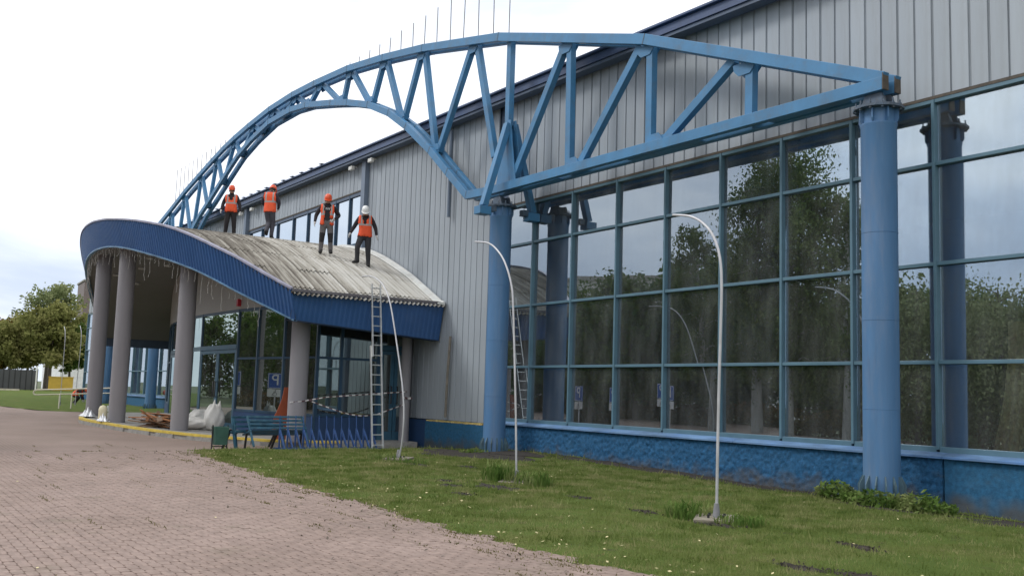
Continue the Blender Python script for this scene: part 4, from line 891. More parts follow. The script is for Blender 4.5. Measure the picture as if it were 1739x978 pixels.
# ------------------------------------------------------------------ glazed entrance
def vy(x): return 11.2+.0125*(x+38)**2
lobby = thing('glazed_lobby', 'curved glazed entrance lobby with blue bars and double doors under the canopy', 'entrance', (-38, 12, 0))
def lobby_build():
    part = lambda mb, n, m, **k: mb.build(n, m, lobby, **k)
    nodes = [(-29.3, 15.4), (-29.3, 14.25), (-29.3, 12.95), (-29.3, float(vy(-29.3)))] + [(x, float(vy(x))) for x in (-31.2, -33.0, -34.6, -38.5, -39.9, -45.2, -46.8, -48.6)] + [(-49.6, 13.2), (-49.6, 15.4)]
    kinds = ['door', 'win', 'win', 'win', 'win', 'win', 'door', 'blank', 'door', 'win', 'win', 'win', 'win']
    top = 4.30
    def unit(a, b):
        d = Vector((b[0]-a[0], b[1]-a[1], 0)); L_ = d.length; d.normalize(); R = Matrix((d, Vector((-d.y, d.x, 0)), Vector((0, 0, 1)))).transposed(); return d, L_, R
    for p in nodes:
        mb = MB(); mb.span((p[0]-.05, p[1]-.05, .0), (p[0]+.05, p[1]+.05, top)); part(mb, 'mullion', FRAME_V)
    for (a, b), kind in zip(zip(nodes[:-1], nodes[1:]), kinds):
        d, L_, R = unit(a, b); m = Vector(((a[0]+b[0])/2, (a[1]+b[1])/2, 0)); out = Vector((d.y, -d.x, 0))
        if out.dot(m-Vector((-38, 14, 0))) < 0: out = -out
        def bar(z, h, w=.08, mm=FRAME_V, name='transom', off=0.0):
            mb = MB(); mb.box(m+out*off+Vector((0, 0, z)), (L_-.1, w, h), R=R); part(mb, name, mm)
        def glass(z0, z1, off=0.0, l0=0, l1=None):
            l1 = L_ if l1 is None else l1
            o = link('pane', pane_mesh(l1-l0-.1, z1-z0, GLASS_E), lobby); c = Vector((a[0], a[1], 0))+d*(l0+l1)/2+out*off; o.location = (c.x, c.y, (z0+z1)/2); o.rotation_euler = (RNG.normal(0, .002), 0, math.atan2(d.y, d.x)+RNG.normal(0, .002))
        bar(top-.02, .10)
        # band above, up to the soffit
        mb = MB(); n = 8; ring = []
        for k in range(n+1):
            q = Vector((a[0], a[1], 0))+d*L_*k/n; z1 = float(zb(min(max(q.x, XL), XR)))+.05
            if z1 > top: ring.append([(q.x+out.x*w, q.y+out.y*w, z) for w, z in ((-.08, top+.03), (.06, top+.03), (.06, z1), (-.08, z1))])
        if len(ring) > 1: mb.loft(ring, cap=True); part(mb, 'render_band', BANDM, fix=True)
        if kind == 'win':
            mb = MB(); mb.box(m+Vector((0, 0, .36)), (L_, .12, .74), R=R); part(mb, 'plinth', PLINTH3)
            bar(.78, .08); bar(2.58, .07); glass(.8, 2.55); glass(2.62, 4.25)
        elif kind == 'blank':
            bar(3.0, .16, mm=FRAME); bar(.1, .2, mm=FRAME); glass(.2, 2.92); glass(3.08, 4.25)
        else:
            glass(3.08, 4.25); bar(3.0, .16, .12, FRAME_D, 'door_head')
            for l0, l1, hs in ((.05, L_/2-.01, 1), (L_/2+.01, L_-.05, -1)):
                c = Vector((a[0], a[1], 0))+d*(l0+l1)/2+out*.02; w = l1-l0; mb = MB()
                for zz, hh in ((.16, .28), (2.84, .12)): mb.box(c+Vector((0, 0, zz)), (w, .06, hh), R=R)
                for e in (-1, 1): mb.box(c+d*e*(w/2-.06)+Vector((0, 0, 1.54)), (.12, .058, 2.46), R=R)
                dr = mb.build('door', FRAME_D, lobby); dr['label'] = 'glazed leaf of the double entrance door'
                g = link('pane', pane_mesh(w-.24, 2.48, GLASS_E), dr); g.location = (c.x, c.y, 1.54); g.rotation_euler = (0, 0, math.atan2(d.y, d.x))
                h = c+d*hs*(w/2-.10)+out*.10; mb = MB(); mb.tube([h-out*.08+Vector((0, 0, 1.2)), h+Vector((0, 0, 1.2)), h+Vector((0, 0, 1.75)), h-out*.08+Vector((0, 0, 1.75))], .022, 6)
                mb.build('handle', BLACK, dr, smooth=60)
    # dim inside
    mb = MB(); mb.span((-49.4, 14.9, 0), (-29.5, 15.3, 4.4)); part(mb, 'inner_wall', DARKINT)
    mb = MB(); mb.v = [(x, float(vy(x))+.1, .012) for x in np.linspace(-29.4, -48.4, 30)] + [(-49.4, 14.9, .012), (-29.4, 14.9, .012)]; mb.f = [tuple(range(32))]; mb.m = [0]; part(mb, 'inner_floor', FLOORINT)
    mb = MB(); mb.v = [(x, float(vy(x))+.1, 4.38) for x in np.linspace(-29.4, -48.4, 30)] + [(-49.4, 14.9, 4.38), (-29.4, 14.9, 4.38)]; mb.f = [tuple(range(32))]; mb.m = [0]; part(mb, 'inner_ceiling', DARKINT)
    mb = MB(); mb.box((-34.5, float(vy(-34.5))-.12, 4.55), (.16, .14, .26)); part(mb, 'alarm_siren', RED, bevel=.02)
lobby_build()
#@@PART3
# ------------------------------------------------------------------ ladder, poles, tape
def ladder():
    t = thing('ladder', 'aluminium extension ladder leaning on the eave of the entrance roof', 'ladder', (-26.2, 12.85, -.12))
    A0, B0, wy = Vector((-26.2, 12.68, -.12)), Vector((-27.27, 12.87, 4.80)), Vector((0, .34, 0)); nn = Vector((.975, 0, .21))
    def rail(s_, t0, t1, off, inn):
        k = wy*s_ + Vector((0, inn, 0)); mb = MB(); mb.beam(A0.lerp(B0, t0)+k+nn*off, A0.lerp(B0, t1)+k+nn*off, .035, .075); mb.build('rail', ALU, t, bevel=.004)
    for s_ in (0, 1): rail(s_, 0, .62, 0, 0); rail(s_, .55, 1.0, .07, .03 if s_ == 0 else -.03)
    for k in range(17):
        u = (k+.55)/17; off = .07 if u > .58 else 0; p = A0.lerp(B0, u)+nn*off
        mb = MB(); mb.tube([p, p+wy], .019, 6); mb.build('rung', ALU, t)
    mb = MB(); mb.box(A0+wy/2+Vector((0, 0, .03)), (.09, .62, .05)); mb.build('foot_bar', ALU, t)
ladder()
def pole(name, x, y, pts, label, slab, lean=0):
    z0 = float(zl(x, y)); t = thing(name, label, 'pole', (x, y, z0), 'curved poles standing in the lawn')
    P = [Vector((x+a, y, z0*max(0, 1-b/2)+b)) for a, b in pts]; Q = []
    for i in range(len(P)-1):
        p0, p1, p2, p3 = [P[min(max(i+k, 0), len(P)-1)] for k in (-1, 0, 1, 2)]
        for u in np.linspace(0, 1, 6, endpoint=False): Q.append(.5*((2*p1)+(-p0+p2)*u+(2*p0-5*p1+4*p2-p3)*u*u+(-p0+3*p1-3*p2+p3)*u**3))
    Q.append(P[-1]); n = len(Q)
    mb = MB(); mb.tube(Q, [.0205-.004*i/n for i in range(n)], 10); mb.build('shaft', GALV, t, smooth=60)
    mb = MB(); mb.lathe([(.055, 0.05), (.048, .12), (.032, .24)], (x, y, z0), 12); mb.build('socket', mat('pole socket', (.22, .22, .23, 1), .7, var=.2, scale=8), t, smooth=50)
    if slab:
        mb = MB(); mb.box((x, y, z0+.035), (.56, .56, .045), R=Matrix.Rotation(.7, 3, 'Z') @ Matrix.Rotation(.05, 3, 'X')); mb.build('footing', mat('tan concrete slab', (.22, .195, .15, 1), .9, var=.25, scale=9, bump=.3, bscale=40), t, bevel=.008)
        for k in range(4):
            a = .7+PI/4+k*PI/2; mb = MB(); mb.lathe([(.018, .05), (.018, .10)], (x+.14*math.cos(a), y+.14*math.sin(a), z0), 6); mb.build('bolt', BLACK, t)
pole('curved_pole', -20.64, 10.66, [(0, 0), (.14, .38), (.19, .99), (.10, 1.55), (-.08, 2.1), (-.55, 3.26), (-.83, 3.80), (-1.15, 4.14), (-1.5, 4.33), (-1.97, 4.46), (-2.43, 4.48)], 'bowed white pole beside the ladder, bending over the corrugated roof', True)
pole('curved_pole', -15.22, 10.3, [(0, 0), (-.09, 1.28), (-.28, 3.2), (-.38, 3.70), (-.63, 4.14), (-.94, 4.42), (-1.27, 4.58), (-1.75, 4.66)], 'white pole with a hooked top before the blue column and grey cladding', True)
pole('curved_pole', -9.7, 9.82, [(0, 0), (.02, 1.45), (.05, 2.57), (.06, 3.2), (.02, 3.58), (-.10, 3.87), (-.30, 4.08), (-.57, 4.22), (-.93, 4.29)], 'tall white hooked pole on a square footing before the reflected birch', True)
pole('curved_pole', -61.8, 10.1, [(0, 0), (.02, 1.5), (.06, 3.2), (.02, 4.0), (-.2, 4.5), (-.6, 4.75)], 'pale hooked pole in front of the dark trees past the entrance', False)
pole('curved_pole', -64, 11.3, [(0, 0), (.03, 1.5), (.28, 3.0), (.34, 4.0), (.15, 4.6), (-.35, 4.95)], 'bowed pale pole against the glazed end of the hall', False)
def tape_mat():
    m = bpy.data.materials.new('warning tape'); m.use_nodes = True; nt = m.node_tree; N = nt.nodes; L = nt.links; b = N['Principled BSDF']; b.inputs['Roughness'].default_value = .4
    g = N.new('ShaderNodeNewGeometry'); sp = N.new('ShaderNodeSeparateXYZ'); L.new(g.outputs['Position'], sp.inputs[0])
    a = N.new('ShaderNodeMath'); a.operation = 'MULTIPLY'; a.inputs[1].default_value = 4.6; L.new(sp.outputs['Y'], a.inputs[0])
    f = N.new('ShaderNodeMath'); f.operation = 'FRACT'; L.new(a.outputs[0], f.inputs[0]); c = N.new('ShaderNodeMath'); c.operation = 'GREATER_THAN'; c.inputs[1].default_value = .5; L.new(f.outputs[0], c.inputs[0])
    mx = N.new('ShaderNodeMixRGB'); mx.inputs[1].default_value = (.62, .60, .58, 1); mx.inputs[2].default_value = (.10, .05, .055, 1); L.new(c.outputs[0], mx.inputs[0]); L.new(mx.outputs[0], b.inputs['Base Color'])
    return m
TAPE = tape_mat()
def tape(pts, label, w=.019):
    mb = MB(); ring = []; n = len(pts)
    for i, p in enumerate(pts):
        tw = .35*math.sin(i*.8); ring.append([(p[0]+a*math.sin(tw), p[1], p[2]+a*math.cos(tw)) for a in (-w, w)])
    mb.loft(ring, closed=False); o = mb.build('warning_tape', TAPE); sd = o.modifiers.new('thickness', 'SOLIDIFY'); sd.thickness = .003
    tag(o, label, 'tape')
def polyl(pts, n=30):
    P = np.array(pts); s = np.concatenate([[0], np.cumsum(np.linalg.norm(np.diff(P, axis=0), axis=1))]); u = np.linspace(0, s[-1], n); return np.stack([np.interp(u, s, P[:, k]) for k in range(3)], 1)
tape(polyl([(-28.75, 11.1, 1.17), (-28.58, 11.4, 1.21), (-28.55, 12.2, 1.36), (-28.55, 14.95, 1.60)]), 'upper stretch of striped tape between the grey columns behind the ladder')
tape(polyl([(-28.6, 11.6, 1.26), (-28.5, 12.45, .98), (-28.5, 13.0, .84), (-28.5, 13.45, .80), (-28.5, 13.9, .86), (-28.55, 14.9, 1.20)]), 'lower sagging stretch of striped tape behind the ladder')
tape(polyl([(-28.56, 14.84, 1.42), (-28.56, 15.0, 1.38), (-28.56, 15.16, 1.40)]), 'short knotted tape end wound round the slim grey column', .035)

# ------------------------------------------------------------------ bicycle rack, benches, bin
def rack():
    t = thing('bicycle_rack', 'bright blue bicycle rack with a row of propped uprights on the grass edge', 'bicycle rack', (-26.4, 11.6, -.1)); q = 1.085
    for k in range(13):
        y = 10.06+k*.232; z = float(zl(-26.4, y))
        mb = MB(); mb.box((-26.68, y, .30+z), (.055, .033, .60)); mb.build('upright', RACKB, t)
        mb = MB(); mb.beam((-26.66, y, z+.54), (-26.25, y+.02, z+.0), .033, .075); mb.build('prop', RACKB, t, bevel=.004)
        mb = MB(); mb.tube([(-26.68, y, z+.59), (-26.72, y, z+.96)], .013, 6); mb.build('hoop_wire', RACKB, t)
    for x in (-26.68, -26.24): mb = MB(); mb.box((x, 11.45, float(zl(-26.4, 11.4))+.045), (.06, 3.1, .055)); mb.build('ground_rail', RACKB, t)
rack()
def bench(ox, oy, oz, rz, label, tilt=0.0, m=None):
    """garden bench: seat slats, back slats, two side frames"""
    m = m or BENCH
    t = thing('bench', label, 'bench', (ox, oy, oz), 'teal benches pushed together by the bicycle rack')
    R = Matrix.Rotation(rz, 3, 'Z') @ Matrix.Rotation(tilt, 3, 'Y') @ Matrix.Scale(1.085, 3); T = lambda p: R @ Vector(p)+Vector((ox, oy, oz)); L_ = 1.55
    def bm(name, p, q, w, h, mm=m): mb = MB(); mb.beam(T(p), T(q), w, h, side=R @ Vector((0, 1, 0)) if abs(p[1]-q[1]) < .01 else R @ Vector((0, 0, 1))); mb.build(name, mm, t, bevel=.004)
    for s in (-L_/2, L_/2):
        bm('leg', (.28, s, 0), (.05, s, .86), .05, .05); bm('leg', (-.30, s, 0), (-.02, s, .52), .05, .05, BLACK); bm('arm_rail', (.22, s, .44), (-.28, s, .46), .05, .04)
    for k in range(4): bm('back_slat', (.235-.062*k*.9, -L_/2, .50+.115*k), (.235-.062*k*.9, L_/2, .50+.115*k), .06, .025)
    for k in range(4): bm('seat_slat', (.14-.13*k, -L_/2, .46), (.14-.13*k, L_/2, .46), .025, .085)
bench(-27.7, 9.71, -.17, .30, 'teal slatted bench with its back to the lawn behind the green bin')
bench(-28.3, 9.9, -.18, .36, 'second teal bench wedged behind the slatted bench', .05)
bench(-27.05, 10.15, -.12, .10, 'tipped teal bench frame leaning into the bicycle rack', -.32)
def litter_bin():
    t = thing('litter_bin', 'dark green tilting litter bin with black legs on the lawn tip', 'bin', (-27.5, 8.65, -.19))
    mb = MB(); x, y, z0 = -27.5, 8.65, -.19
    mb.loft([[(x+a*w*1.08, y+b*d*1.08, z0+z*1.08) for a, b in ((-1, -1), (1, -1), (1, 1), (-1, 1))] for z, w, d in ((.16, .14, .15), (.62, .17, .185), (.62, .155, .17), (.30, .13, .14))], cap=True); mb.build('bucket', GREEN_BIN, t, fix=True, bevel=.008)
    for s in (-1, 1):
        mb = MB(); mb.beam((x-.02, y+s*.21, z0-.02), (x, y+s*.21, z0+.71), .03, .04); mb.build('leg', BLACK, t); mb = MB(); mb.box((x, y+s*.21, z0+.01), (.34, .04, .03)); mb.build('foot', BLACK, t)
    mb = MB(); mb.beam((x+.02, y-.2, z0+.13), (x+.02, y+.2, z0+.13), .03, .03, side=(1, 0, 0)); mb.build('cross_bar', BLACK, t)
litter_bin()

# ------------------------------------------------------------------ sacks, boards, bollard and film on the platform
def sack(loc, dims, rz, label, ears=False, seed=1):
    r = np.random.default_rng(seed); mb = MB(); n = 26; rings = []; H = 14
    for k in range(H+1):
        t = k/H; s = math.sin(PI*min(1, .08+.84*t))**.55; w = s*(1-.35*t*(1 if ears else .3)); ring = []
        for i in range(n):
            a = 2*PI*i/n; q = 1+.09*math.sin(3*a+seed+5*t)+.06*math.sin(7*a-9*t+seed)+r.normal(0, .015)
            ring.append((dims[0]*w*q*math.cos(a), dims[1]*w*q*math.sin(a), dims[2]*(t+.03*math.sin(5*a)*t)))
        rings.append(ring)
    mb.loft(rings, cap=True)
    if ears:
        for a0, h in ((.5, .30), (2.6, .34), (4.4, .18)):
            c, s_ = math.cos(a0), math.sin(a0); x, y = dims[0]*.38*c, dims[1]*.38*s_
            mb.loft([[(x+.13*math.cos(b)*f+.05*(1-f), y+.10*math.sin(b)*f, dims[2]*.82+h*(1-f)) for b in np.linspace(0, 2*PI, 8, endpoint=False)] for f in (1, .6, .28, .05)])
    R = Matrix.Rotation(rz, 4, 'Z'); o = mb.build('sack', SACK, smooth=180); o.matrix_world = Matrix.Translation(loc) @ R
    sb = o.modifiers.new('soft', 'SUBSURF'); sb.levels = 1; sb.render_levels = 1
    tag(o, label, 'sack', 'white sacks of rubbish by the doors'); return o
sack((-33.7, 10.35, zp(-33.7)), (.42, .40, .88), .4, 'upright white sack with torn ears standing behind the green bin', True, 3)
sack((-34.3, 9.75, zp(-34.3)), (.78, .36, .40), .5, 'long white sack slumped in front of the upright torn sack', False, 5)
sack((-36.0, 10.6, zp(-36)), (.56, .5, .60), .2, 'rounded pale grey sack against the door beside the middle grey column', False, 8)
sack((-35.2, 10.1, zp(-35.2)), (.50, .38, .36), 1.0, 'flattened pale sack at the foot of the rounded grey sack', False, 11)
def boards():
    r = np.random.default_rng(4)
    def bd(x, y, z, L_, w, rz, tilt, m, label, grp='broken boards heaped on the platform'):
        mb = MB(); n = 5; rings = []
        for k in range(n):
            u = -L_/2+L_*k/(n-1); ww = w/2*(1+.1*r.normal()); rings.append([(u+.02*r.normal(), a*ww, b*.012+.015*math.sin(u*3)) for a, b in ((-1, -1), (1, -1), (1, 1), (-1, 1))])
        mb.loft(rings, cap=True); o = mb.build('board', m, fix=True); o.matrix_world = Matrix.Translation((x, y, z)) @ Matrix.Rotation(rz, 4, 'Z') @ Matrix.Rotation(tilt, 4, 'Y') @ Matrix.Rotation(r.normal(0, .15), 4, 'X')
        tag(o, label, 'board', grp)
    B = 'thin broken board lying in the brown heap on the platform'
    for k in range(26):
        L_ = r.uniform(.6, 1.9); bd(-35.6+r.normal(0, .62), 8.95+r.normal(0, .24), zp(-35.6)+.05+.013*k*(1 if k < 22 else .8), L_, r.uniform(.09, .20), r.uniform(-.5, 1.3), r.normal(0, .12), WOOD if r.uniform() < .45 else WOOD2, B)
    bd(-34.9, 8.6, zp(-35)+.30, 1.0, .26, 1.9, .65, WOOD, 'wide bright orange board propped on the front of the brown heap')
    bd(-35.3, 9.1, zp(-35)+.42, 1.3, .3, .6, .08, WOOD, 'wide orange board lying flat on top of the brown heap')
    mb = MB(); pr = [(11.03, .02), (11.42, .02), (11.42, 1.62), (11.28, 1.62), (11.2, 1.25), (11.08, .95), (10.95, .70), (10.9, .3)]
    mb.loft([[(-29.55+.0*y+t-.1*z, y, z) for y, z in pr] for t in (-.015, .015)], cap=True); o = mb.build('broken_panel', REDBOARD, fix=True); tag(o, 'rust red broken panel leaning behind the pale grey column by the taped glass', 'panel')
boards()
mb = MB(); mb.lathe([(.14, 0), (.15, .05), (.15, .36), (.155, .44), (.11, .54), (.03, .58)], (-38.3, 7.72, zp(-38.3)), 18); o = mb.build('bollard', CREAM, smooth=40); tag(o, 'small cream bollard with a domed top on the platform edge', 'bollard')
def film(cx, cy, rx, ry, h, label, seed):
    r = np.random.default_rng(seed); n = 26; X, Y = np.meshgrid(np.linspace(-1, 1, n), np.linspace(-1, 1, n), indexing='ij'); rr = np.sqrt(X**2+Y**2)
    Z = zp(cx)+h*np.clip(1-rr, 0, 1)**.7*(.5+.5*np.abs(np.sin(X*5+seed)*np.cos(Y*6+X*3)))+r.uniform(0, .03, X.shape)+.035
    V = np.stack([cx+X*rx*(1+.1*np.sin(Y*7)), cy+Y*ry*(1+.1*np.sin(X*9)), Z], -1).reshape(-1, 3); i = np.arange(n*n).reshape(n, n)
    F = np.stack([i[:-1, :-1], i[1:, :-1], i[1:, 1:], i[:-1, 1:]], -1).reshape(-1, 4); o = link('plastic_film', arrmesh('plastic_film', V, F, FILM, True)); tag(o, label, 'plastic film')
film(-37.75, 7.62, .42, .16, .30, 'crumpled white film bunched on the edge beside the cream bollard', 2)
film(-40.9, 7.7, .55, .25, .36, 'white film wrapped at the foot of the farthest grey column', 5)
film(-39.0, 9.7, 2.4, .5, .10, 'long flat white film spread across the platform behind the columns', 9)
mb = MB(); mb.lathe([(.10, 0), (.13, .28), (.125, .28), (.095, .02)], (-52.6, 10.9, float(zg(-52.6, 10.9))), 16, cap=False); mb.lathe([(.0, .03), (.1, .03)], (-52.6, 10.9, float(zg(-52.6, 10.9))), 16, cap=False); o = mb.build('bucket', FILM, smooth=40); tag(o, 'small white bucket on the grass behind the first two columns', 'bucket')

# ramp rail past the platform
def ramp_rail():
    t = thing('handrail', 'cream double handrail with a rounded end rising along the ramp past the columns', 'handrail', (-55.6, 9.0, 0))
    a0, b0 = Vector((-57.6, 8.2, 1.09)), Vector((-54.6, 11.9, 1.34)); dn = Vector((0, 0, -.26))
    d = (b0-a0).normalized()
    mb = MB(); arc = [a0+dn/2+(-d*math.cos(u)*.13)+Vector((0, 0, .13*math.sin(u))) for u in np.linspace(PI/2, -PI/2, 8)]
    mb.tube([b0, a0]+arc[1:-1]+[a0+dn, b0+dn], .034, 8); mb.build('rail_loop', RAILM, t, smooth=60)
    for u in (.28, .42, .95): 
        p = (a0+dn).lerp(b0+dn, u); mb = MB(); mb.tube([p, (p.x+.25, p.y-.05, float(zg(p.x, p.y))-.1)], .03, 8); mb.build('post', RAILM, t, smooth=60)
ramp_rail()

# ------------------------------------------------------------------ plants
def weeds(x, y, r, h, n, label, seed, broad=False):
    R_ = np.random.default_rng(seed); a = R_.uniform(0, 2*PI, n); d = np.sqrt(R_.uniform(0, 1, n))*r; px_, py_ = x+d*np.cos(a), np.minimum(y+d*np.sin(a)*.7, 15.2); z = zl(px_, py_)-.01
    b = R_.uniform(0, 2*PI, n); hh = R_.uniform(.35, 1, n)*h; lean = R_.uniform(.2, .8, n)*hh; V = []; F = []
    if broad:
        c = np.stack([px_, py_, z+R_.uniform(.15, 1, n)*h*(1-.5*d/r)], -1); s = R_.uniform(.03, .065, n)
        u = R_.normal(0, 1, (n, 3)); u /= np.linalg.norm(u, axis=1)[:, None]; w = np.cross(u, R_.normal(0, 1, (n, 3))+np.array([0, 0, 2])); w /= np.linalg.norm(w, axis=1)[:, None]
        V = np.stack([c-u*s[:, None], c-w*s[:, None]*.6, c+u*s[:, None], c+w*s[:, None]*.6], 1).reshape(-1, 3); F = np.arange(4*n).reshape(n, 4)
    else:
        w = .012; dx = np.stack([-np.sin(b)*w, np.cos(b)*w, 0*b], -1); p0 = np.stack([px_, py_, z], -1); up = np.stack([np.cos(b)*lean*.35, np.sin(b)*lean*.35, hh*.62], -1); tip = np.stack([np.cos(b)*lean, np.sin(b)*lean, hh*.85], -1)
        V = np.stack([p0-dx, p0+dx, p0+up+dx*.8, p0+up-dx*.8, p0+tip, p0+tip+dx*.1], 1).reshape(-1, 3); k = np.arange(n)[:, None]*6
        F = np.concatenate([k+np.array([[0, 1, 2, 3]]), k+np.array([[3, 2, 5, 4]])])
    o = link('weed_clump', arrmesh('weed_clump', V, F, WEEDM)); tag(o, label, 'weeds', 'weeds growing round the pole footings and columns')
WEEDM = emit_free_foliage('weeds', (0.06, 0.12, 0.025), (0.13, 0.20, 0.05), (0.26, 0.29, 0.12), 2.5, 0.35)
weeds(-15.55, 10.15, .42, .50, 190, 'tall grassy weeds beside the hooked pole before the blue column', 1); weeds(-14.75, 10.35, .45, .36, 170, 'arching grass tuft over the bare soil at the hooked pole', 2)
weeds(-10.15, 9.7, .36, .30, 170, 'dense weed tuft beside the square footing of the tall pole', 3); weeds(-9.2, 9.75, .40, .20, 150, 'low weeds spreading from the square footing towards the wall', 4)
weeds(-20.9, 10.45, .5, .22, 170, 'low weeds round the footing of the bowed pole by the ladder', 5); weeds(-19.9, 10.6, .5, .16, 120, 'thin weeds trailing off the footing of the bowed pole', 6)
weeds(-11.35, 14.35, .40, .40, 420, 'round leafy weed at the wall beside the nearest blue column', 7, True); weeds(-10.2, 13.9, .62, .30, 620, 'leafy weeds sprawling under the fins of the nearest blue column', 8, True); weeds(-9.5, 14.1, .55, .38, 520, 'leafy weeds by the plinth joint past the nearest blue column', 9, True)
weeds(-22.9, 14.1, .55, .14, 200, 'low leafy weeds at the base of the column beside the cladding', 10, True)

def tree_meshes(name, seed, H, cr, cz0, style, leaf, n, barkm, leafm):
    """tapered trunk with limbs, and a crown of many leaf-sized faces set in clumps"""
    r = np.random.default_rng(seed); mb = MB()
    wob = lambda t: (.25*math.sin(t*3+seed)*t, .25*math.cos(t*2.3+seed)*t)
    tr = [Vector((*wob(k/9), H*.93*k/9)) for k in range(10)]; r0 = H*.017
    mb.tube(tr, [r0*(1.25-.0*k)*(1-k/9.6)+.012 for k in range(10)], 8)
    tips = []
    nb = 15 if style != 'birch' else 18
    for i in range(nb):
        t = cz0/H+(.93-cz0/H)*(i+.3)/nb; j = t*9; k = min(8, int(j)); p = tr[min(9, int(t/.93*9))]; p = Vector((*[np.interp(t*H, [q.z for q in tr], [q[c] for q in tr]) for c in (0, 1)], t*H))
        a = i*2.4+r.uniform(-.4, .4); prof = math.sin(PI*min(1, max(.0, (t*H-cz0*.75)/(H-cz0*.75))))**.6 if style != 'cone' else 1.05-(t*H-cz0)/(H-cz0)
        L_ = cr*(.45+.65*prof)*r.uniform(.75, 1.1); rise = .55 if style == 'birch' else .35
        q = [p, p+Vector((math.cos(a)*L_*.5, math.sin(a)*L_*.5, L_*rise*.6)), p+Vector((math.cos(a)*L_, math.sin(a)*L_, L_*rise*(.7 if style == 'round' else .35)))]
        mb.tube(q, [r0*.42*(1-t*.6), r0*.25*(1-t*.6), .012], 5); tips += [(q[1], .7), (q[2], 1.0), (q[1].lerp(q[2], .5), .9), (p.lerp(q[1], .6), .5)]
    tips.append((tr[9], .8)); tips.append((tr[8], .8))
    trunk = mb.mesh(name+'_trunk', barkm, 60)
    C = []
    for q, s in tips:
        for _ in range(3 if style != 'birch' else 4):
            C.append(np.array(q)+r.normal(0, cr*.13*s, 3)*np.array([1, 1, .8]))
    C = np.array(C); k = r.integers(0, len(C), n); size = r.uniform(.5, 1.5, len(C))*cr*.13
    P = C[k]+np.clip(r.normal(0, 1, (n, 3)), -1.7, 1.7)*size[k][:, None]
    if style in ('birch', 'willow'):       # hanging sprays
        P[:, 2] -= np.minimum(np.abs(r.normal(0, 1, n)), 2.0)*cr*(.30 if style == 'birch' else .5); g = .35*cr*.12; P[:, :2] = np.where(r.uniform(0, 1, (n, 1)) < .6, np.round(P[:, :2]/g)*g+r.normal(0, g*.16, (n, 2)), P[:, :2])
    u = r.normal(0, 1, (n, 3)); u[:, 2] *= 2.2 if style in ('birch', 'willow') else .8; u /= np.linalg.norm(u, axis=1)[:, None]; w = np.cross(u, r.normal(0, 1, (n, 3))); w /= np.linalg.norm(w, axis=1)[:, None]; s = (leaf*r.uniform(.6, 1.3, n))[:, None]
    V = np.stack([P-u*s, P-w*s*.55, P+u*s, P+w*s*.55], 1).reshape(-1, 3)
    return trunk, arrmesh(name+'_crown', V, np.arange(4*n).reshape(n, 4), leafm)
BARK = mat('grey brown bark', (.10, .085, .07, 1), .9, var=.3, scale=5); BARKW = mat('white birch bark', (.36, .355, .33, 1), .8, var=.25, scale=3, dirt=(.05, .05, .05, 1), dirt_amt=.9, dscale=6, stretch=(1, 1, .5))
LIME = emit_free_foliage('yellow green leaves', (.085, .10, .032), (.21, .22, .075), (.38, .36, .15), .35); DKGRN = emit_free_foliage('dark green leaves', (.030, .070, .018), (.075, .125, .032), (.15, .19, .055), .4)
GREYGRN = emit_free_foliage('grey green leaves', (.10, .13, .055), (.20, .24, .11), (.34, .36, .19), .4); RUSSET = emit_free_foliage('turning leaves', (.05, .06, .015), (.12, .10, .025), (.24, .14, .04), .5)
BIRCHL = emit_free_foliage('birch leaves', (.045, .085, .022), (.095, .14, .038), (.18, .22, .075), .5)
def tree(x, y, H, cr, cz0, style, leaf, n, bark, lm, label, seed, grp, z=None, cat='tree', name='tree'):
    z = float(zg(x, y)) if z is None else z
    t = thing(name, label, cat, (x, y, z), grp); tm, cm = tree_meshes(name, seed, H, cr, cz0, style, leaf, n, bark, lm)
    for nm, me in (('trunk', tm), ('crown', cm)):
        o = bpy.data.objects.new(nm, me); COL.objects.link(o); o.parent = t
FAR = 'trees behind the dark fence past the entrance'
def from_px(u, depth, z):     # helper giving the plan position on a sight line
    d = CAM_M.T @ np.array([(u-869.5)/CAM_F, 0, 1.0]); k = depth/ (CAM_M[2] @ d); return d[0]*k, d[1]*k
for u, dep, top, cr, cz0, st, lf, n, bk, lm, lab in (
        (90, 132, 488, 3.4, 4.5, 'round', .26, 6000, BARK, GREYGRN, 'tall grey green tree rising highest behind the others past the fence'),
        (58, 122, 541, 2.7, 2.8, 'round', .25, 6000, BARK, LIME, 'broad yellow green tree in the middle of the row past the entrance'),
        (97, 118, 526, 3.1, 3.2, 'round', .25, 7500, BARK, LIME, 'bushy green tree with two dark stems before the yellow container'),
        (28, 118, 558, 2.4, 2.6, 'round', .24, 5500, BARK, LIME, 'low rounded tree behind the dark fence'),
        (2, 122, 552, 2.9, 2.6, 'round', .26, 7000, BARK, RUSSET, 'rust tinged tree at the end of the row behind the fence'),
        (130, 126, 556, 2.2, 2.6, 'round', .26, 5500, BARK, DKGRN, 'small dark tree close to the corner of the glazed hall')):
    x, y = from_px(u, dep, 0); z0 = float(zg(x, y)); H = 1.6+(640+.031*(u+265)-top)/CAM_F*dep-z0
    tree(x, y, H, cr, cz0, st, lf, n, bk, lm, lab, int(u*7+3), FAR)
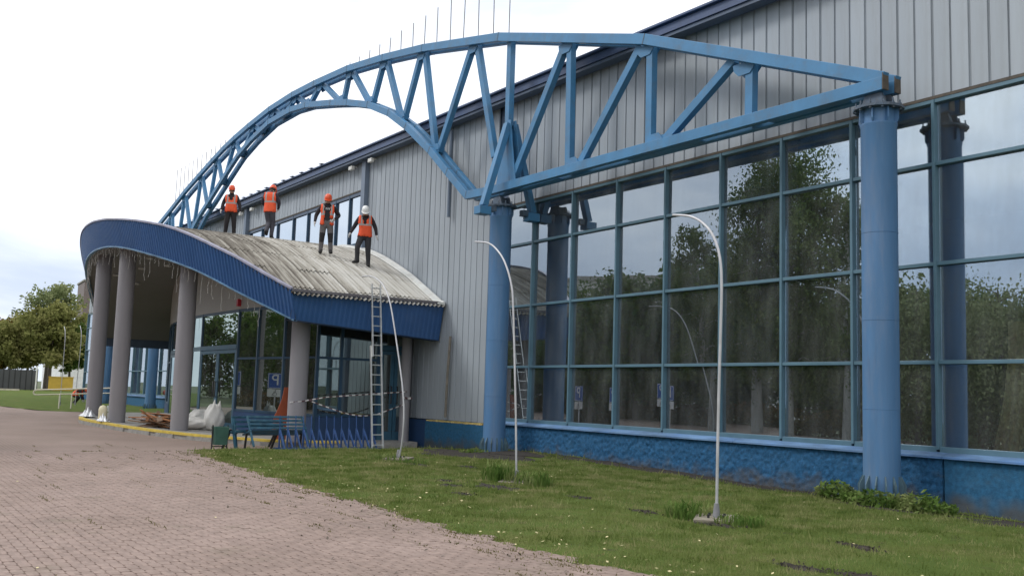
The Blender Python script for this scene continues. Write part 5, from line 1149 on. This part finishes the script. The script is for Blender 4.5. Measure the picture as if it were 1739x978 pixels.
# trees, hedge and houses across the street: seen mirrored in the glass
MIR = 'street trees mirrored in the glass of the hall'
tree(-34.0, -8.3, 15.3, 3.0, 3.2, 'birch', .10, 34000, BARKW, BIRCHL, 'large drooping birch mirrored in the glass before the nearest blue column', 32, MIR)
tree(-35.0, -7.2, 13.6, 1.8, 3.6, 'birch', .10, 12000, BARKW, BIRCHL, 'white stemmed birch mirrored beside the tall hooked pole', 31, MIR)
tree(-30.6, -8.6, 12.6, 1.5, 3.2, 'birch', .10, 9000, BARKW, BIRCHL, 'slender birch mirrored close to the nearest blue column', 33, MIR)
tree(-39.4, -7.7, 11.6, 1.5, 3.0, 'birch', .10, 8000, BARKW, BIRCHL, 'lower birch mirrored over the tall hooked pole', 34, MIR)
for k_, (tx, ty, th) in enumerate([(-66, -17, 7.4), (-60.5, -18, 7.8), (-55.5, -17.5, 8.2), (-50.5, -18.5, 8.4), (-45.8, -17.5, 8.0), (-41.2, -18.5, 8.6), (-36.6, -17.5, 8.2), (-32, -18.5, 8.4), (-27.5, -18, 8.0), (-23, -19, 8.2), (-18, -19, 8), (-72, -14, 7.6), (-79, -17, 8), (-86, -13, 8.4), (-94, -17, 9), (-103, -14, 9)]):
    tree(tx, ty, th*.88, 3.4, .7, 'round', .19, 9000, BARK, DKGRN, 'leafy dark tree in the unbroken row mirrored along the bottom of the glass', 60+k_, 'unbroken tree row mirrored in the glass')
tree(-55, -12, 8.6, 3.4, 1.4, 'round', .16, 11000, BARK, DKGRN, 'dark round tree mirrored over the reflected parking signs', 35, MIR)
tree(-49.4, -11.4, 9.0, 3.2, 1.4, 'round', .16, 11000, BARK, DKGRN, 'dark bushy tree mirrored between the reflected parking signs', 36, MIR)
tree(-60, -13.8, 7.0, 3.4, 1.2, 'round', .22, 8000, BARK, DKGRN, 'small dark tree mirrored beside the inner blue column', 37, MIR)
tree(-44.5, -12.5, 9.5, 3.4, 1.6, 'round', .22, 9000, BARK, DKGRN, 'dense tree mirrored behind the lower birch', 38, MIR)
tree(-27.0, -9.0, 7.6, 2.6, 1.6, 'willow', .085, 17000, BARK, GREYGRN, 'drooping willow mirrored just past the nearest blue column', 39, MIR, cat='tree', name='willow_tree')
tree(-24.2, -11, 7.8, 2.7, 1.6, 'willow', .085, 18000, BARK, GREYGRN, 'wide willow mirrored over the sand coloured curtain', 40, MIR, name='willow_tree')
tree(-20.8, -12.5, 8.0, 2.8, 1.6, 'willow', .085, 18000, BARK, GREYGRN, 'willow mirrored in the glass at the near end of the hall', 41, MIR, name='willow_tree')
tree(-16, -14, 8.5, 3.2, 1.6, 'willow', .17, 9000, BARK, GREYGRN, 'willow standing behind the viewer by the street', 42, MIR, name='willow_tree')
def hedge():
    n = 26000; x = RNG.uniform(-75, -8, n); y = -13.5+RNG.normal(0, .45, n)-.02*(x+40); z = RNG.uniform(0, 1.5, n)*(.85+.15*np.sin(x*2.1))
    P = np.stack([x, y, z], -1); u = RNG.normal(0, 1, (n, 3)); u /= np.linalg.norm(u, axis=1)[:, None]; w = np.cross(u, RNG.normal(0, 1, (n, 3))); w /= np.linalg.norm(w, axis=1)[:, None]; s = RNG.uniform(.08, .16, n)[:, None]
    V = np.stack([P-u*s, P-w*s*.6, P+u*s, P+w*s*.6], 1).reshape(-1, 3); o = link('hedge', arrmesh('hedge', V, np.arange(4*n).reshape(n, 4), RUSSET)); tag(o, 'low turning hedge along the street mirrored in the bottom panes', 'hedge', kind='stuff')
hedge()
#@@PART4
# ------------------------------------------------------------------ houses, fence and yard things far off
def block(name, label, x, y, rz, w, d, h, wm, storeys, bays, stripes=None, z=None, roofm=None):
    z = float(zg(x, y))-.4 if z is None else z
    t = thing(name, label, 'building', (x, y, z)); R = Matrix.Rotation(rz, 3, 'Z')
    P = lambda p: R @ Vector(p)+Vector((x, y, z))
    mb = MB(); mb.box(P((0, 0, h/2)), (w, d, h), R=R); mb.build('wall', wm, t)
    mb = MB(); mb.box(P((0, 0, h+.15)), (w+.4, d+.4, .3), R=R); mb.build('roof', roofm or CONC, t)
    WIN = glass_mat(name+' window', .25, (.05, .06, .07)); fw, fh = w/bays, h/storeys
    meW = MB(); meW.box((0, 0, 0), (fw*.5, .10, fh*.52)); meW = meW.mesh('window', MAT_WINF); meG = MB(); meG.box((0, -.06, 0), (fw*.42, .02, fh*.44)); meG = meG.mesh('pane', MAT_WING)
    for s in range(storeys):
        for b in range(bays):
            if stripes and b % stripes == 0:
                if s == 0: mb = MB(); mb.box(P((-w/2+fw*(b+.5), -d/2-.06, h/2)), (fw*.55, .12, h-.1), R=R); mb.build('white_strip', BANDM, t)
                continue
            o = link('window', meW, t); q = P((-w/2+fw*(b+.5), -d/2-.02, fh*(s+.55))); o.location = q; o.rotation_euler = (0, 0, rz)
            g = bpy.data.objects.new('pane', meG); COL.objects.link(g); g.parent = o
    return t
MAT_WINF = mat('white window frame', (.6, .6, .6, 1), .5); MAT_WING = mat('dark window glass', (.04, .05, .06, 1), .08, var=.3, scale=1)
BROWNP = mat('brown panel', (.17, .135, .125, 1), .7, var=.1, scale=.5); PALE = mat('pale grey block', (.46, .45, .43, 1), .8, var=.08, scale=.3); WARM = mat('cream block', (.50, .46, .40, 1), .8, var=.08, scale=.3)
bx, by = from_px(150, 190, 0); block('apartment_block', 'brown flats with white strips rising behind the trees past the hall', bx, by+4, math.atan2(by, bx)+PI/2+.12, 10.5, 10, 20.3, BROWNP, 6, 5, stripes=2)
bx, by = from_px(133, 150, 0); mb = MB(); mb.box((bx, by, 2.2), (7, 6, 4.6), rz=.2)
t = thing('white_shed', 'low white shed behind the yellow container past the trees', 'shed', (bx, by, 0)); mb.build('wall', mat('white wall', (.75, .75, .74, 1), .7), t); mb = MB(); mb.box((bx, by, 4.6), (7.3, 6.3, .2), rz=.2); mb.build('roof', CONC, t)
block('office_block', 'long pale block mirrored above the dark trees in the glass', -93, -45, PI*.72+PI, 46, 12, 15.5, PALE, 4, 14, z=-.5)
block('office_block', 'cream block mirrored at the far side of the street', -112, -58, PI*.72+PI, 30, 12, 18.5, WARM, 5, 9, z=-.5)
def fence():
    m = mat('dark fence sheet', (.065, .068, .072, 1), .7, var=.15, scale=.8); x0, y0 = from_px(-40, 108, 0); x1, y1 = from_px(76, 112, 0); t = thing('fence', 'dark sheet fence below the trees past the far lawn', 'fence', (x1, y1, 0)); n = 12
    for i in range(n):
        a = Vector((x0, y0, 0)).lerp(Vector((x1, y1, 0)), i/n); b = Vector((x0, y0, 0)).lerp(Vector((x1, y1, 0)), (i+.97)/n); z = float(zg(a.x, a.y)); mb = MB(); mb.beam((a.x, a.y, z+1.15), (b.x, b.y, z+1.15), .05, 2.2, side=((b-a).cross(Vector((0, 0, 1))))); mb.build('panel', m, t)
        mb = MB(); mb.box((b.x, b.y, z+1.2), (.1, .1, 2.4)); mb.build('post', BLACK, t)
fence()
def container():
    m = mat('yellow container sheet', (.50, .33, .045, 1), .6, var=.15, scale=1.5); x, y = from_px(121, 112, 0); rz = math.atan2(y, x)+PI/2; z = float(zg(x, y)); t = thing('container', 'yellow ribbed container standing under the trees by the hall corner', 'container', (x, y, z)); R = Matrix.Rotation(rz, 3, 'Z'); P = lambda p: R @ Vector(p)+Vector((x, y, z))
    mb = MB(); mb.box(P((.3, 0, .80)), (2.5, 2.0, 1.45), R=R); mb.build('body', m, t)
    for k in range(8): mb = MB(); mb.box(P((-.83+k*.32, -1.04, .80)), (.09, .09, 1.35), R=R); mb.build('rib', m, t)
    mb = MB(); mb.box(P((.3, 0, 1.57)), (2.6, 2.1, .1), R=R); mb.build('top_rail', m, t)
container()
x, y = from_px(16, 98, 0); mb = MB(); mb.box((x, y, float(zg(x, y))+.16), (.22, 3.4, .16), rz=.2); o = mb.build('timber_beam', mat('pale timber', (.55, .50, .40, 1), .8, var=.2, scale=3)); tag(o, 'pale timber beam lying on the far lawn before the dark fence', 'beam')
x, y = from_px(74, 106, 0); mb = MB(); mb.tube([(x, y, 0), (x+.05, y, 3.1)], .07, 8); o = mb.build('post', WHITE_F, smooth=60); o.name = 'white_post'; tag(o, 'thin white post at the end of the dark fence', 'post')

# ------------------------------------------------------------------ parking signs (stand beside the street, mirrored in the glass)
def sign_text(body, size, mm, parent, M):
    cu = bpy.data.curves.new('lettering', 'FONT'); cu.body = body; cu.size = size; cu.align_x = 'CENTER'; cu.align_y = 'CENTER'; cu.extrude = .002; cu.materials.append(mm)
    o = bpy.data.objects.new('lettering', cu); COL.objects.link(o); dg = bpy.context.evaluated_depsgraph_get(); dg.update(); me = bpy.data.meshes.new_from_object(o.evaluated_get(dg)); bpy.data.objects.remove(o)
    o = bpy.data.objects.new('lettering', me); COL.objects.link(o); o.parent = parent; o.matrix_basis = M; return o
SIGNB = mat('sign blue', (.02, .10, .42, 1), .4, var=.03); SIGNW = mat('sign white', (.8, .8, .8, 1), .4, var=.03)
def psign(x, y, label, rz=PI+.12):
    t = thing('parking_sign', label, 'sign', (x, y, 0), 'disabled parking signs mirrored in the glass'); 
    B = Matrix.Translation((0, 0, 0)) @ Matrix.Rotation(rz, 4, 'Z')
    def add(mb, n, m, p=t, y0=0): o = mb.build(n, m); o.parent = p; o.matrix_basis = B if p is t else Matrix(); return o
    mb = MB(); mb.tube([(0, .04, 0), (0, .04, 2.35)], .035, 8); add(mb, 'post', GALV)
    mb = MB(); mb.box((0, 0, 1.98), (.72, .02, .72)); pl = add(mb, 'plate', SIGNB)
    mb = MB()
    for c, d in (((0, -.012, 1.645), (.68, .004, .02)), ((0, -.012, 2.315), (.68, .004, .02)), ((-.33, -.012, 1.98), (.02, .004, .65)), ((.33, -.012, 1.98), (.02, .004, .65))): mb.box(c, d)
    o = mb.build('border', SIGNW); o.parent = pl
    sign_text('P', .72, SIGNW, pl, Matrix.Translation((0, -.014, 2.0)) @ Matrix.Rotation(PI/2, 4, 'X'))
    mb = MB(); mb.box((0, 0, 1.41), (.72, .02, .36)); p2 = add(mb, 'lower_plate', SIGNW)
    # wheelchair mark: head, back, seat, leg and wheel
    mb = MB(); q = lambda u, v: (u, -.014, 1.41+v)
    mb.tube([q(-.03, .10), q(-.02, 0), q(.07, 0), q(.11, -.10), q(.15, -.09)], .012, 6); mb.tube([q(-.02, .05), q(.06, .05)], .010, 6)
    mb.tube([q(.0+.085*math.cos(a), -.055+.085*math.sin(a)) for a in np.linspace(2.2, 5.9, 14)], .010, 6); mb.tube([q(-.045, .145), q(-.02, .145)], .022, 8)
    o = mb.build('wheelchair_mark', BLACK); o.parent = p2
psign(-38.44, 1.66, 'disabled parking sign mirrored between the inner blue column and the second pane'); psign(-36.2, -1.72, 'disabled parking sign mirrored in the pane before the tall hooked pole'); psign(-37.6, .18, 'disabled parking sign mirrored behind a glazing bar, between two others')
psign(-43.5, 2.85, 'disabled parking sign mirrored in the curved entrance glass close to the rust red panel', 2.25); psign(-46.9, 4.25, 'disabled parking sign mirrored in the curved entrance glass beside the double door', 2.15)

# ------------------------------------------------------------------ people
def bone_dist(P, a, b):
    ab = b-a; t = np.clip(((P-a)@ab)/max(1e-9, ab@ab), 0, 1); return np.linalg.norm(P-(a+t[:, None]*ab), axis=1)
SKINM = mat('skin', (.42, .24, .17, 1), .6, var=.06); HAIR = mat('dark hair', (.03, .022, .018, 1), .8); ORANGE_H = mat('orange helmet shell', (.75, .10, .03, 1), .35, var=.05); WHITE_H = mat('white helmet shell', (.78, .78, .76, 1), .35, var=.04)
BOOT = mat('black boot', (.02, .019, .018, 1), .7); GLOVE = mat('pale work glove', (.55, .54, .52, 1), .9, var=.15, scale=20)
def vest_mat():
    m = bpy.data.materials.new('orange vest'); m.use_nodes = True; nt = m.node_tree; N = nt.nodes; L = nt.links; b = N['Principled BSDF']; b.inputs['Roughness'].default_value = .75
    tc = N.new('ShaderNodeTexCoord'); sp = N.new('ShaderNodeSeparateXYZ'); L.new(tc.outputs['Object'], sp.inputs[0])
    def band(src, lo, hi):
        a = N.new('ShaderNodeMath'); a.operation = 'GREATER_THAN'; a.inputs[1].default_value = lo; L.new(src, a.inputs[0]); c = N.new('ShaderNodeMath'); c.operation = 'LESS_THAN'; c.inputs[1].default_value = hi; L.new(src, c.inputs[0])
        d = N.new('ShaderNodeMath'); d.operation = 'MULTIPLY'; L.new(a.outputs[0], d.inputs[0]); L.new(c.outputs[0], d.inputs[1]); return d.outputs[0]
    ax = N.new('ShaderNodeMath'); ax.operation = 'ABSOLUTE'; L.new(sp.outputs['X'], ax.inputs[0])
    h = band(sp.outputs['Z'], 1.17, 1.225); v = band(ax.outputs[0], .095, .145); up = N.new('ShaderNodeMath'); up.operation = 'GREATER_THAN'; up.inputs[1].default_value = 1.2; L.new(sp.outputs['Z'], up.inputs[0])
    v2 = N.new('ShaderNodeMath'); v2.operation = 'MULTIPLY'; L.new(v, v2.inputs[0]); L.new(up.outputs[0], v2.inputs[1]); mxm = N.new('ShaderNodeMath'); mxm.operation = 'MAXIMUM'; L.new(h, mxm.inputs[0]); L.new(v2.outputs[0], mxm.inputs[1])
    n = N.new('ShaderNodeTexNoise'); n.inputs['Scale'].default_value = 6; r = N.new('ShaderNodeValToRGB'); r.color_ramp.elements[0].color = (.72, .07, .02, 1); r.color_ramp.elements[1].color = (.90, .13, .04, 1); L.new(n.outputs['Fac'], r.inputs[0])
    mx = N.new('ShaderNodeMixRGB'); mx.inputs[2].default_value = (.36, .33, .31, 1); L.new(mxm.outputs[0], mx.inputs[0]); L.new(r.outputs[0], mx.inputs[1]); L.new(mx.outputs[0], b.inputs['Base Color']); return m
VEST = vest_mat()
def person(label, loc, face, J, top, trousers, helmet, open_vest=False, pads=None, scale=1.11, hood=False, lower=None):
    """J: joints in body space (x to the person's right, y forward, z up). One skinned surface, coloured by region"""
    rz = math.atan2(-face[0], face[1]); t = thing('person', label, 'person', (0, 0, 0), 'workers in orange vests')
    M = Matrix.Translation(loc) @ Matrix.Rotation(rz, 4, 'Z') @ Matrix.Diagonal((scale, scale, scale, 1)); t.matrix_world = M
    V = []; E = []; Rr = []; bones = []
    def v(p, r): V.append(Vector(p)); Rr.append(r if isinstance(r, tuple) else (r, r)); return len(V)-1
    def e(a, b, k): E.append((a, b)); bones.append((np.array(V[a]), np.array(V[b]), k, max(Rr[a][0], Rr[b][0])))
    pel = v(J['pelvis'], (.175, .13)); wa = v(J['waist'], (.17, .125)); ch = v(J['chest'], (.20, .145)); nb = v(J['neckbase'], (.12, .10)); nk = v(J['neck'], .07); hd = v(J['head'], (.092, .108)); ht = v(J['headtop'], (.08, .09))
    e(pel, wa, 'torso'); e(wa, ch, 'torso'); e(ch, nb, 'torso'); e(nb, nk, 'hood' if hood else 'skin'); e(nk, hd, 'skin'); e(hd, ht, 'skin')
    hv = Vector(J['headtop'])-Vector(J['head']); fwd = Vector((0, 1, 0)); fwd = (fwd-hv.normalized()*fwd.dot(hv.normalized())).normalized()
    ns = v(Vector(J['head'])-hv*.25+fwd*.105, .016); e(hd, ns, 'skin')
    hands = []
    for s, k in ((1, 'r'), (-1, 'l')):
        sh = v(J['sh'+k], .085); el = v(J['el'+k], .066); wr = v(J['wr'+k], .044); e(ch, sh, 'sleeve'); e(sh, el, 'sleeve'); e(el, wr, 'sleeve')
        d = (Vector(J['wr'+k])-Vector(J['el'+k])).normalized(); pm = v(Vector(J['wr'+k])+d*.065, (.040, .024)); e(wr, pm, 'glove')
        side = d.cross(Vector((1, 0, 0) if abs(d.x) < .8 else (0, 1, 0))).normalized(); inn = d.cross(side).normalized()
        for q, ln in ((-1.5, .068), (-.5, .082), (.5, .078), (1.5, .06)):
            b0 = Vector(J['wr'+k])+d*.105+side*q*.021; f1 = v(b0, .0115); f2 = v(b0+d*ln*.55+inn*.012, .010); f3 = v(b0+d*ln*.9+inn*.035, .008); e(pm, f1, 'glove'); e(f1, f2, 'glove'); e(f2, f3, 'glove')
        t1 = v(Vector(J['wr'+k])+d*.05-side*.05, .012); t2 = v(Vector(J['wr'+k])+d*.09-side*.068+inn*.015, .009); e(pm, t1, 'glove'); e(t1, t2, 'glove')
        hp = v(J['hp'+k], .125); kn = v(J['kn'+k], .088); an = v(J['an'+k], .068); e(pel, hp, 'leg'); e(hp, kn, 'leg'); e(kn, an, 'shin')
        td = Vector(J['toe'+k])-Vector(J['an'+k]); ft = v(Vector(J['an'+k])+td*.35+Vector((0, 0, -.035)), (.06, .055)); to = v(J['toe'+k], (.055, .042)); e(an, ft, 'boot'); e(ft, to, 'boot'); hl = v(Vector(J['an'+k])-Vector((td.x, td.y, 0)).normalized()*.06+Vector((0, 0, -.06)), .036); e(an, hl, 'boot')
    me = bpy.data.meshes.new('rig'); me.from_pydata(V, E, []); o = bpy.data.objects.new('rig', me); COL.objects.link(o)
    sk = o.modifiers.new('skin', 'SKIN'); sk.use_smooth_shade = True
    for i, sv in enumerate(me.skin_vertices[0].data): sv.radius = Rr[i]; sv.use_root = (i == 0)
    ss = o.modifiers.new('sub', 'SUBSURF'); ss.levels = 2; ss.render_levels = 2
    dg = bpy.context.evaluated_depsgraph_get(); dg.update(); bm_ = bpy.data.meshes.new_from_object(o.evaluated_get(dg)); bpy.data.objects.remove(o)
    bm_.name = 'body'; bm_.materials.clear()
    for m in (top, trousers, SKINM, GLOVE, BOOT, pads or trousers, lower or trousers): bm_.materials.append(m)
    n = len(bm_.polygons); Cc = np.empty(n*3); bm_.polygons.foreach_get('center', Cc); Cc = Cc.reshape(-1, 3)
    D = np.stack([bone_dist(Cc, a, b)-r*.55 for a, b, k, r in bones], 1); near = D.argmin(1); reg = np.array([bones[i][2] for i in near])
    mi = np.zeros(n, int); mi[reg == 'skin'] = 2; mi[reg == 'glove'] = 3; mi[reg == 'boot'] = 4; mi[(reg == 'leg')] = 1; mi[reg == 'shin'] = 6
    mi[(reg == 'torso') & (Cc[:, 2] < J['pelvis'][2]+.03)] = 1
    for k in 'rl':
        kz = J['kn'+k]; mi[(np.linalg.norm(Cc-np.array(kz), axis=1) < .17) & ((reg == 'leg') | (reg == 'shin'))] = 5
    neckline = np.array(J['neckbase']); mi[(reg == 'skin') & (np.linalg.norm(Cc-neckline, axis=1) < .09)] = 0
    bm_.polygons.foreach_set('material_index', mi); bm_.update(); body = bpy.data.objects.new('body', bm_); COL.objects.link(body); body.parent = t
    # vest: the torso surface lifted off the body, open at the neck and the arms
    pz, cz = J['pelvis'][2], J['neckbase'][2]; fy = Cc[:, 1]-np.interp(Cc[:, 2], [J['pelvis'][2], J['chest'][2], cz], [J['pelvis'][1], J['chest'][1], J['neckbase'][1]])
    cxx = np.interp(Cc[:, 2], [pz, J['chest'][2], cz], [J['pelvis'][0], J['chest'][0], J['neckbase'][0]]); lx_ = np.abs(Cc[:, 0]-cxx)
    keep = ((reg == 'torso') | ((reg == 'sleeve') & (lx_ < .19)) | ((reg == 'leg') & (Cc[:, 2] > pz-.10))) & (Cc[:, 2] > pz-.09) & (Cc[:, 2] < cz+.035)
    neckr = np.linalg.norm((Cc-neckline)[:, :2], axis=1) < .075; keep &= ~(neckr & (Cc[:, 2] > cz-.02))
    keep &= ~((fy > .02) & (lx_ < np.maximum(0, (Cc[:, 2]-(cz-.24))*.42)))
    if open_vest: keep &= ~((fy > .02) & (lx_ < .085))
    b = bmesh.new(); b.from_mesh(bm_); b.faces.ensure_lookup_table(); bmesh.ops.delete(b, geom=[f for f in b.faces if not keep[f.index]], context='FACES'); b.verts.index_update(); b.normal_update()
    seen = set(); isl = []
    for q0 in b.verts:
        if q0.index in seen: continue
        st = [q0]; seen.add(q0.index); cur = []
        while st:
            q1 = st.pop(); cur.append(q1)
            for e_ in q1.link_edges:
                q2 = e_.other_vert(q1)
                if q2.index not in seen: seen.add(q2.index); st.append(q2)
        isl.append(cur)
    isl.sort(key=len); bmesh.ops.delete(b, geom=[q for i_ in isl[:-1] for q in i_], context='VERTS'); b.normal_update()
    for q in b.verts: q.co += q.normal*.024
    bmesh.ops.smooth_vert(b, verts=b.verts, factor=.5, use_axis_x=True, use_axis_y=True, use_axis_z=True)
    vm = bpy.data.meshes.new('vest'); b.to_mesh(vm); b.free(); vm.materials.clear(); vm.materials.append(VEST); vm.polygons.foreach_set('material_index', [0]*len(vm.polygons))
    vo = bpy.data.objects.new('vest', vm); COL.objects.link(vo); vo.parent = t; sd = vo.modifiers.new('cloth', 'SOLIDIFY'); sd.thickness = .012
    # helmet, eyes, hair
    up = hv.normalized(); rt = up.cross(fwd).normalized()*-1; c = Vector(J['headtop'])+up*.005; Mh = Matrix((rt, fwd, up)).transposed()
    def hm(rings, name, m): mb = MB(); mb.loft([[c+Mh @ Vector(p) for p in r] for r in rings], cap=True); q = mb.build(name, m, smooth=50, fix=True); q.parent = t; q.matrix_parent_inverse = Matrix(); return q
    ring = lambda rx, ry, z, oy=0: [(rx*math.cos(a), ry*math.sin(a)+oy, z) for a in np.linspace(0, 2*PI, 20, endpoint=False)]
    hm([ring(.112, .138, -.05), ring(.116, .142, -.045), ring(.113, .138, -.01), ring(.105, .128, .04), ring(.082, .10, .085), ring(.045, .056, .108), ring(.008, .01, .115)], 'helmet', helmet)
    hm([ring(.10, .13, -.055, .03), ring(.122, .178, -.052, .03), ring(.120, .174, -.042, .03), ring(.10, .13, -.038, .02)], 'helmet_brim', helmet)
    hp_ = Vector(J['head'])-hv*.05
    for s in (-1, 1):
        mb = MB(); mb.lathe([(.002, -.010), (.011, -.006), (.012, 0), (.011, .006), (.002, .010)], tuple(hp_+fwd*.086+rt*.033*s), 8); q = mb.build('eye', BLACK, smooth=180); q.parent = t; q.matrix_parent_inverse = Matrix()
        mb = MB(); mb.lathe([(.004, -.03), (.016, -.015), (.02, .01), (.008, .03)], tuple(Vector(J['head'])+rt*.085*s-hv*.1), 8); q = mb.build('ear', SKINM, smooth=180); q.parent = t; q.matrix_parent_inverse = Matrix()
    mb = MB(); m0 = Vector(J['head'])-hv*.55+fwd*.082; mb.tube([m0-rt*.026, m0+fwd*.006, m0+rt*.026], .006, 5); q = mb.build('mouth', mat('lip', (.28, .11, .09, 1), .6), smooth=180); q.parent = t; q.matrix_parent_inverse = Matrix()
    hm([[tuple(Vector(p)) for p in ring(.088, .10, -.11, -.022)], ring(.096, .112, -.07, -.018), ring(.098, .115, -.045, -.012)], 'hood' if hood else 'hair', top if hood else HAIR)
    if open_vest:
        mb = MB(); y0 = J['chest'][1]+.135
        for cx0 in (-.035, .035): mb.box((cx0-.018, y0, 1.36), (.012, .012, .05)); mb.box((cx0+.018, y0, 1.355), (.012, .012, .04)); mb.box((cx0, y0, 1.385), (.048, .012, .014))
        q = mb.build('shirt_print', WHITE_H); q.parent = t; q.matrix_parent_inverse = Matrix()
    return t
def stand(**k):
    J = dict(pelvis=(0, 0, .96), waist=(0, .01, 1.13), chest=(0, 0, 1.33), neckbase=(0, -.01, 1.49), neck=(0, .02, 1.56), head=(0, .055, 1.645), headtop=(0, .075, 1.735),
             shr=(.19, -.01, 1.44), elr=(.29, -.03, 1.17), wrr=(.31, .06, .93), shl=(-.19, -.01, 1.44), ell=(-.29, -.03, 1.17), wrl=(-.31, .06, .93),
             hpr=(.10, 0, .90), knr=(.13, .02, .49), anr=(.15, -.02, .10), toer=(.17, .16, .035), hpl=(-.10, 0, .90), knl=(-.13, .02, .49), anl=(-.15, -.02, .10), toel=(-.17, .16, .035)); J.update(k); return J
CLOTH = lambda n, c: mat(n, c, .9, var=.15, scale=8)
BLK = CLOTH('black hoodie', (.022, .018, .022, 1)); NAVY = CLOTH('dark navy sleeve', (.035, .03, .045, 1)); PANT_B = CLOTH('black trousers', (.022, .019, .02, 1)); PANT_N = CLOTH('navy grey trousers', (.06, .058, .07, 1)); PANT_G = CLOTH('grey work trousers', (.13, .12, .12, 1)); PANT_D = CLOTH('charcoal trousers', (.035, .034, .038, 1))
TOCAM = (.91, -.41)
def roof_top(x): return float(zt(x))-.07
x = -38.3; person('worker in a black hood, orange vest and orange helmet nearest the foot of the arch', (x, 11.93, roof_top(x)-.02), TOCAM, stand(wrl=(-.33, .05, .92), wrr=(.32, .10, .94), knr=(.12, .05, .49)), BLK, PANT_B, ORANGE_H, hood=True)
x = -34.7; person('worker in an orange vest walking away with his back turned', (x, 12.24, roof_top(x)-.02), (-.80, .60), stand(pelvis=(0, -.02, .94), chest=(.0, .05, 1.31), neckbase=(0, .05, 1.47), neck=(0, .09, 1.53), head=(.02, .135, 1.61), headtop=(.02, .17, 1.695), elr=(.28, .06, 1.18), wrr=(.20, .26, 1.05), ell=(-.28, .06, 1.18), wrl=(-.18, .26, 1.08),
        hpr=(.09, -.02, .88), knr=(.10, .08, .48), anr=(.09, -.02, .08), toer=(.10, .17, .035), hpl=(-.09, -.02, .88), knl=(-.02, .05, .50), anl=(.0, -.28, .22), toel=(.0, -.20, .05)), NAVY, PANT_N, ORANGE_H)
x = -31.15; person('bearded worker with an open vest over a black shirt, hand at his pocket', (x, 13.0, roof_top(x)), (.93, -.36), stand(elr=(.33, -.05, 1.19), wrr=(.36, .05, .96), ell=(-.37, -.08, 1.20), wrl=(-.22, .10, 1.06), head=(0, .075, 1.63), headtop=(0, .115, 1.715)), BLK, PANT_G, ORANGE_H, open_vest=True, pads=PANT_B)
x = -30.2; person('worker in a white helmet stepping down the roof with his arms out', (x, 14.0, roof_top(x)), (.90, -.44), stand(pelvis=(0, 0, .93), chest=(.02, .07, 1.29), waist=(.0, .03, 1.1), neckbase=(.02, .09, 1.45), neck=(.02, .13, 1.50), head=(.02, .19, 1.57), headtop=(.02, .245, 1.645), shr=(.21, .06, 1.39), shl=(-.17, .06, 1.40), elr=(.34, .02, 1.15), wrr=(.44, .10, .94), ell=(-.30, .03, 1.13), wrl=(-.34, .12, .90),
        hpr=(.10, 0, .87), knr=(.22, .17, .52), anr=(.20, .10, .12), toer=(.34, .22, .05), hpl=(-.09, 0, .87), knl=(-.10, .03, .45), anl=(-.13, -.05, .04), toel=(-.13, .12, -.03)), BLK, PANT_D, WHITE_H)
x, y = from_px(140, 66, 0); person('worker in an orange vest stooping on the far lawn behind the handrail', (x, y, float(zg(x, y))-.1), (.35, .93), stand(pelvis=(0, -.05, .62), waist=(0, .10, .76), chest=(0, .30, .84), neckbase=(0, .44, .86), neck=(0, .49, .85), head=(0, .57, .85), headtop=(0, .65, .88), shr=(.19, .36, .84), shl=(-.19, .36, .84), elr=(.24, .42, .56), wrr=(.2, .50, .33), ell=(-.24, .42, .56), wrl=(-.2, .50, .33),
        hpr=(.11, -.03, .58), hpl=(-.11, -.03, .58), knr=(.18, .28, .42), knl=(-.18, .28, .42), anr=(.16, .0, .10), anl=(-.16, .0, .10), toer=(.18, .18, .035), toel=(-.18, .18, .035)), BLK, PANT_B, ORANGE_H)
# pale print on the black shirt
x = -31.15
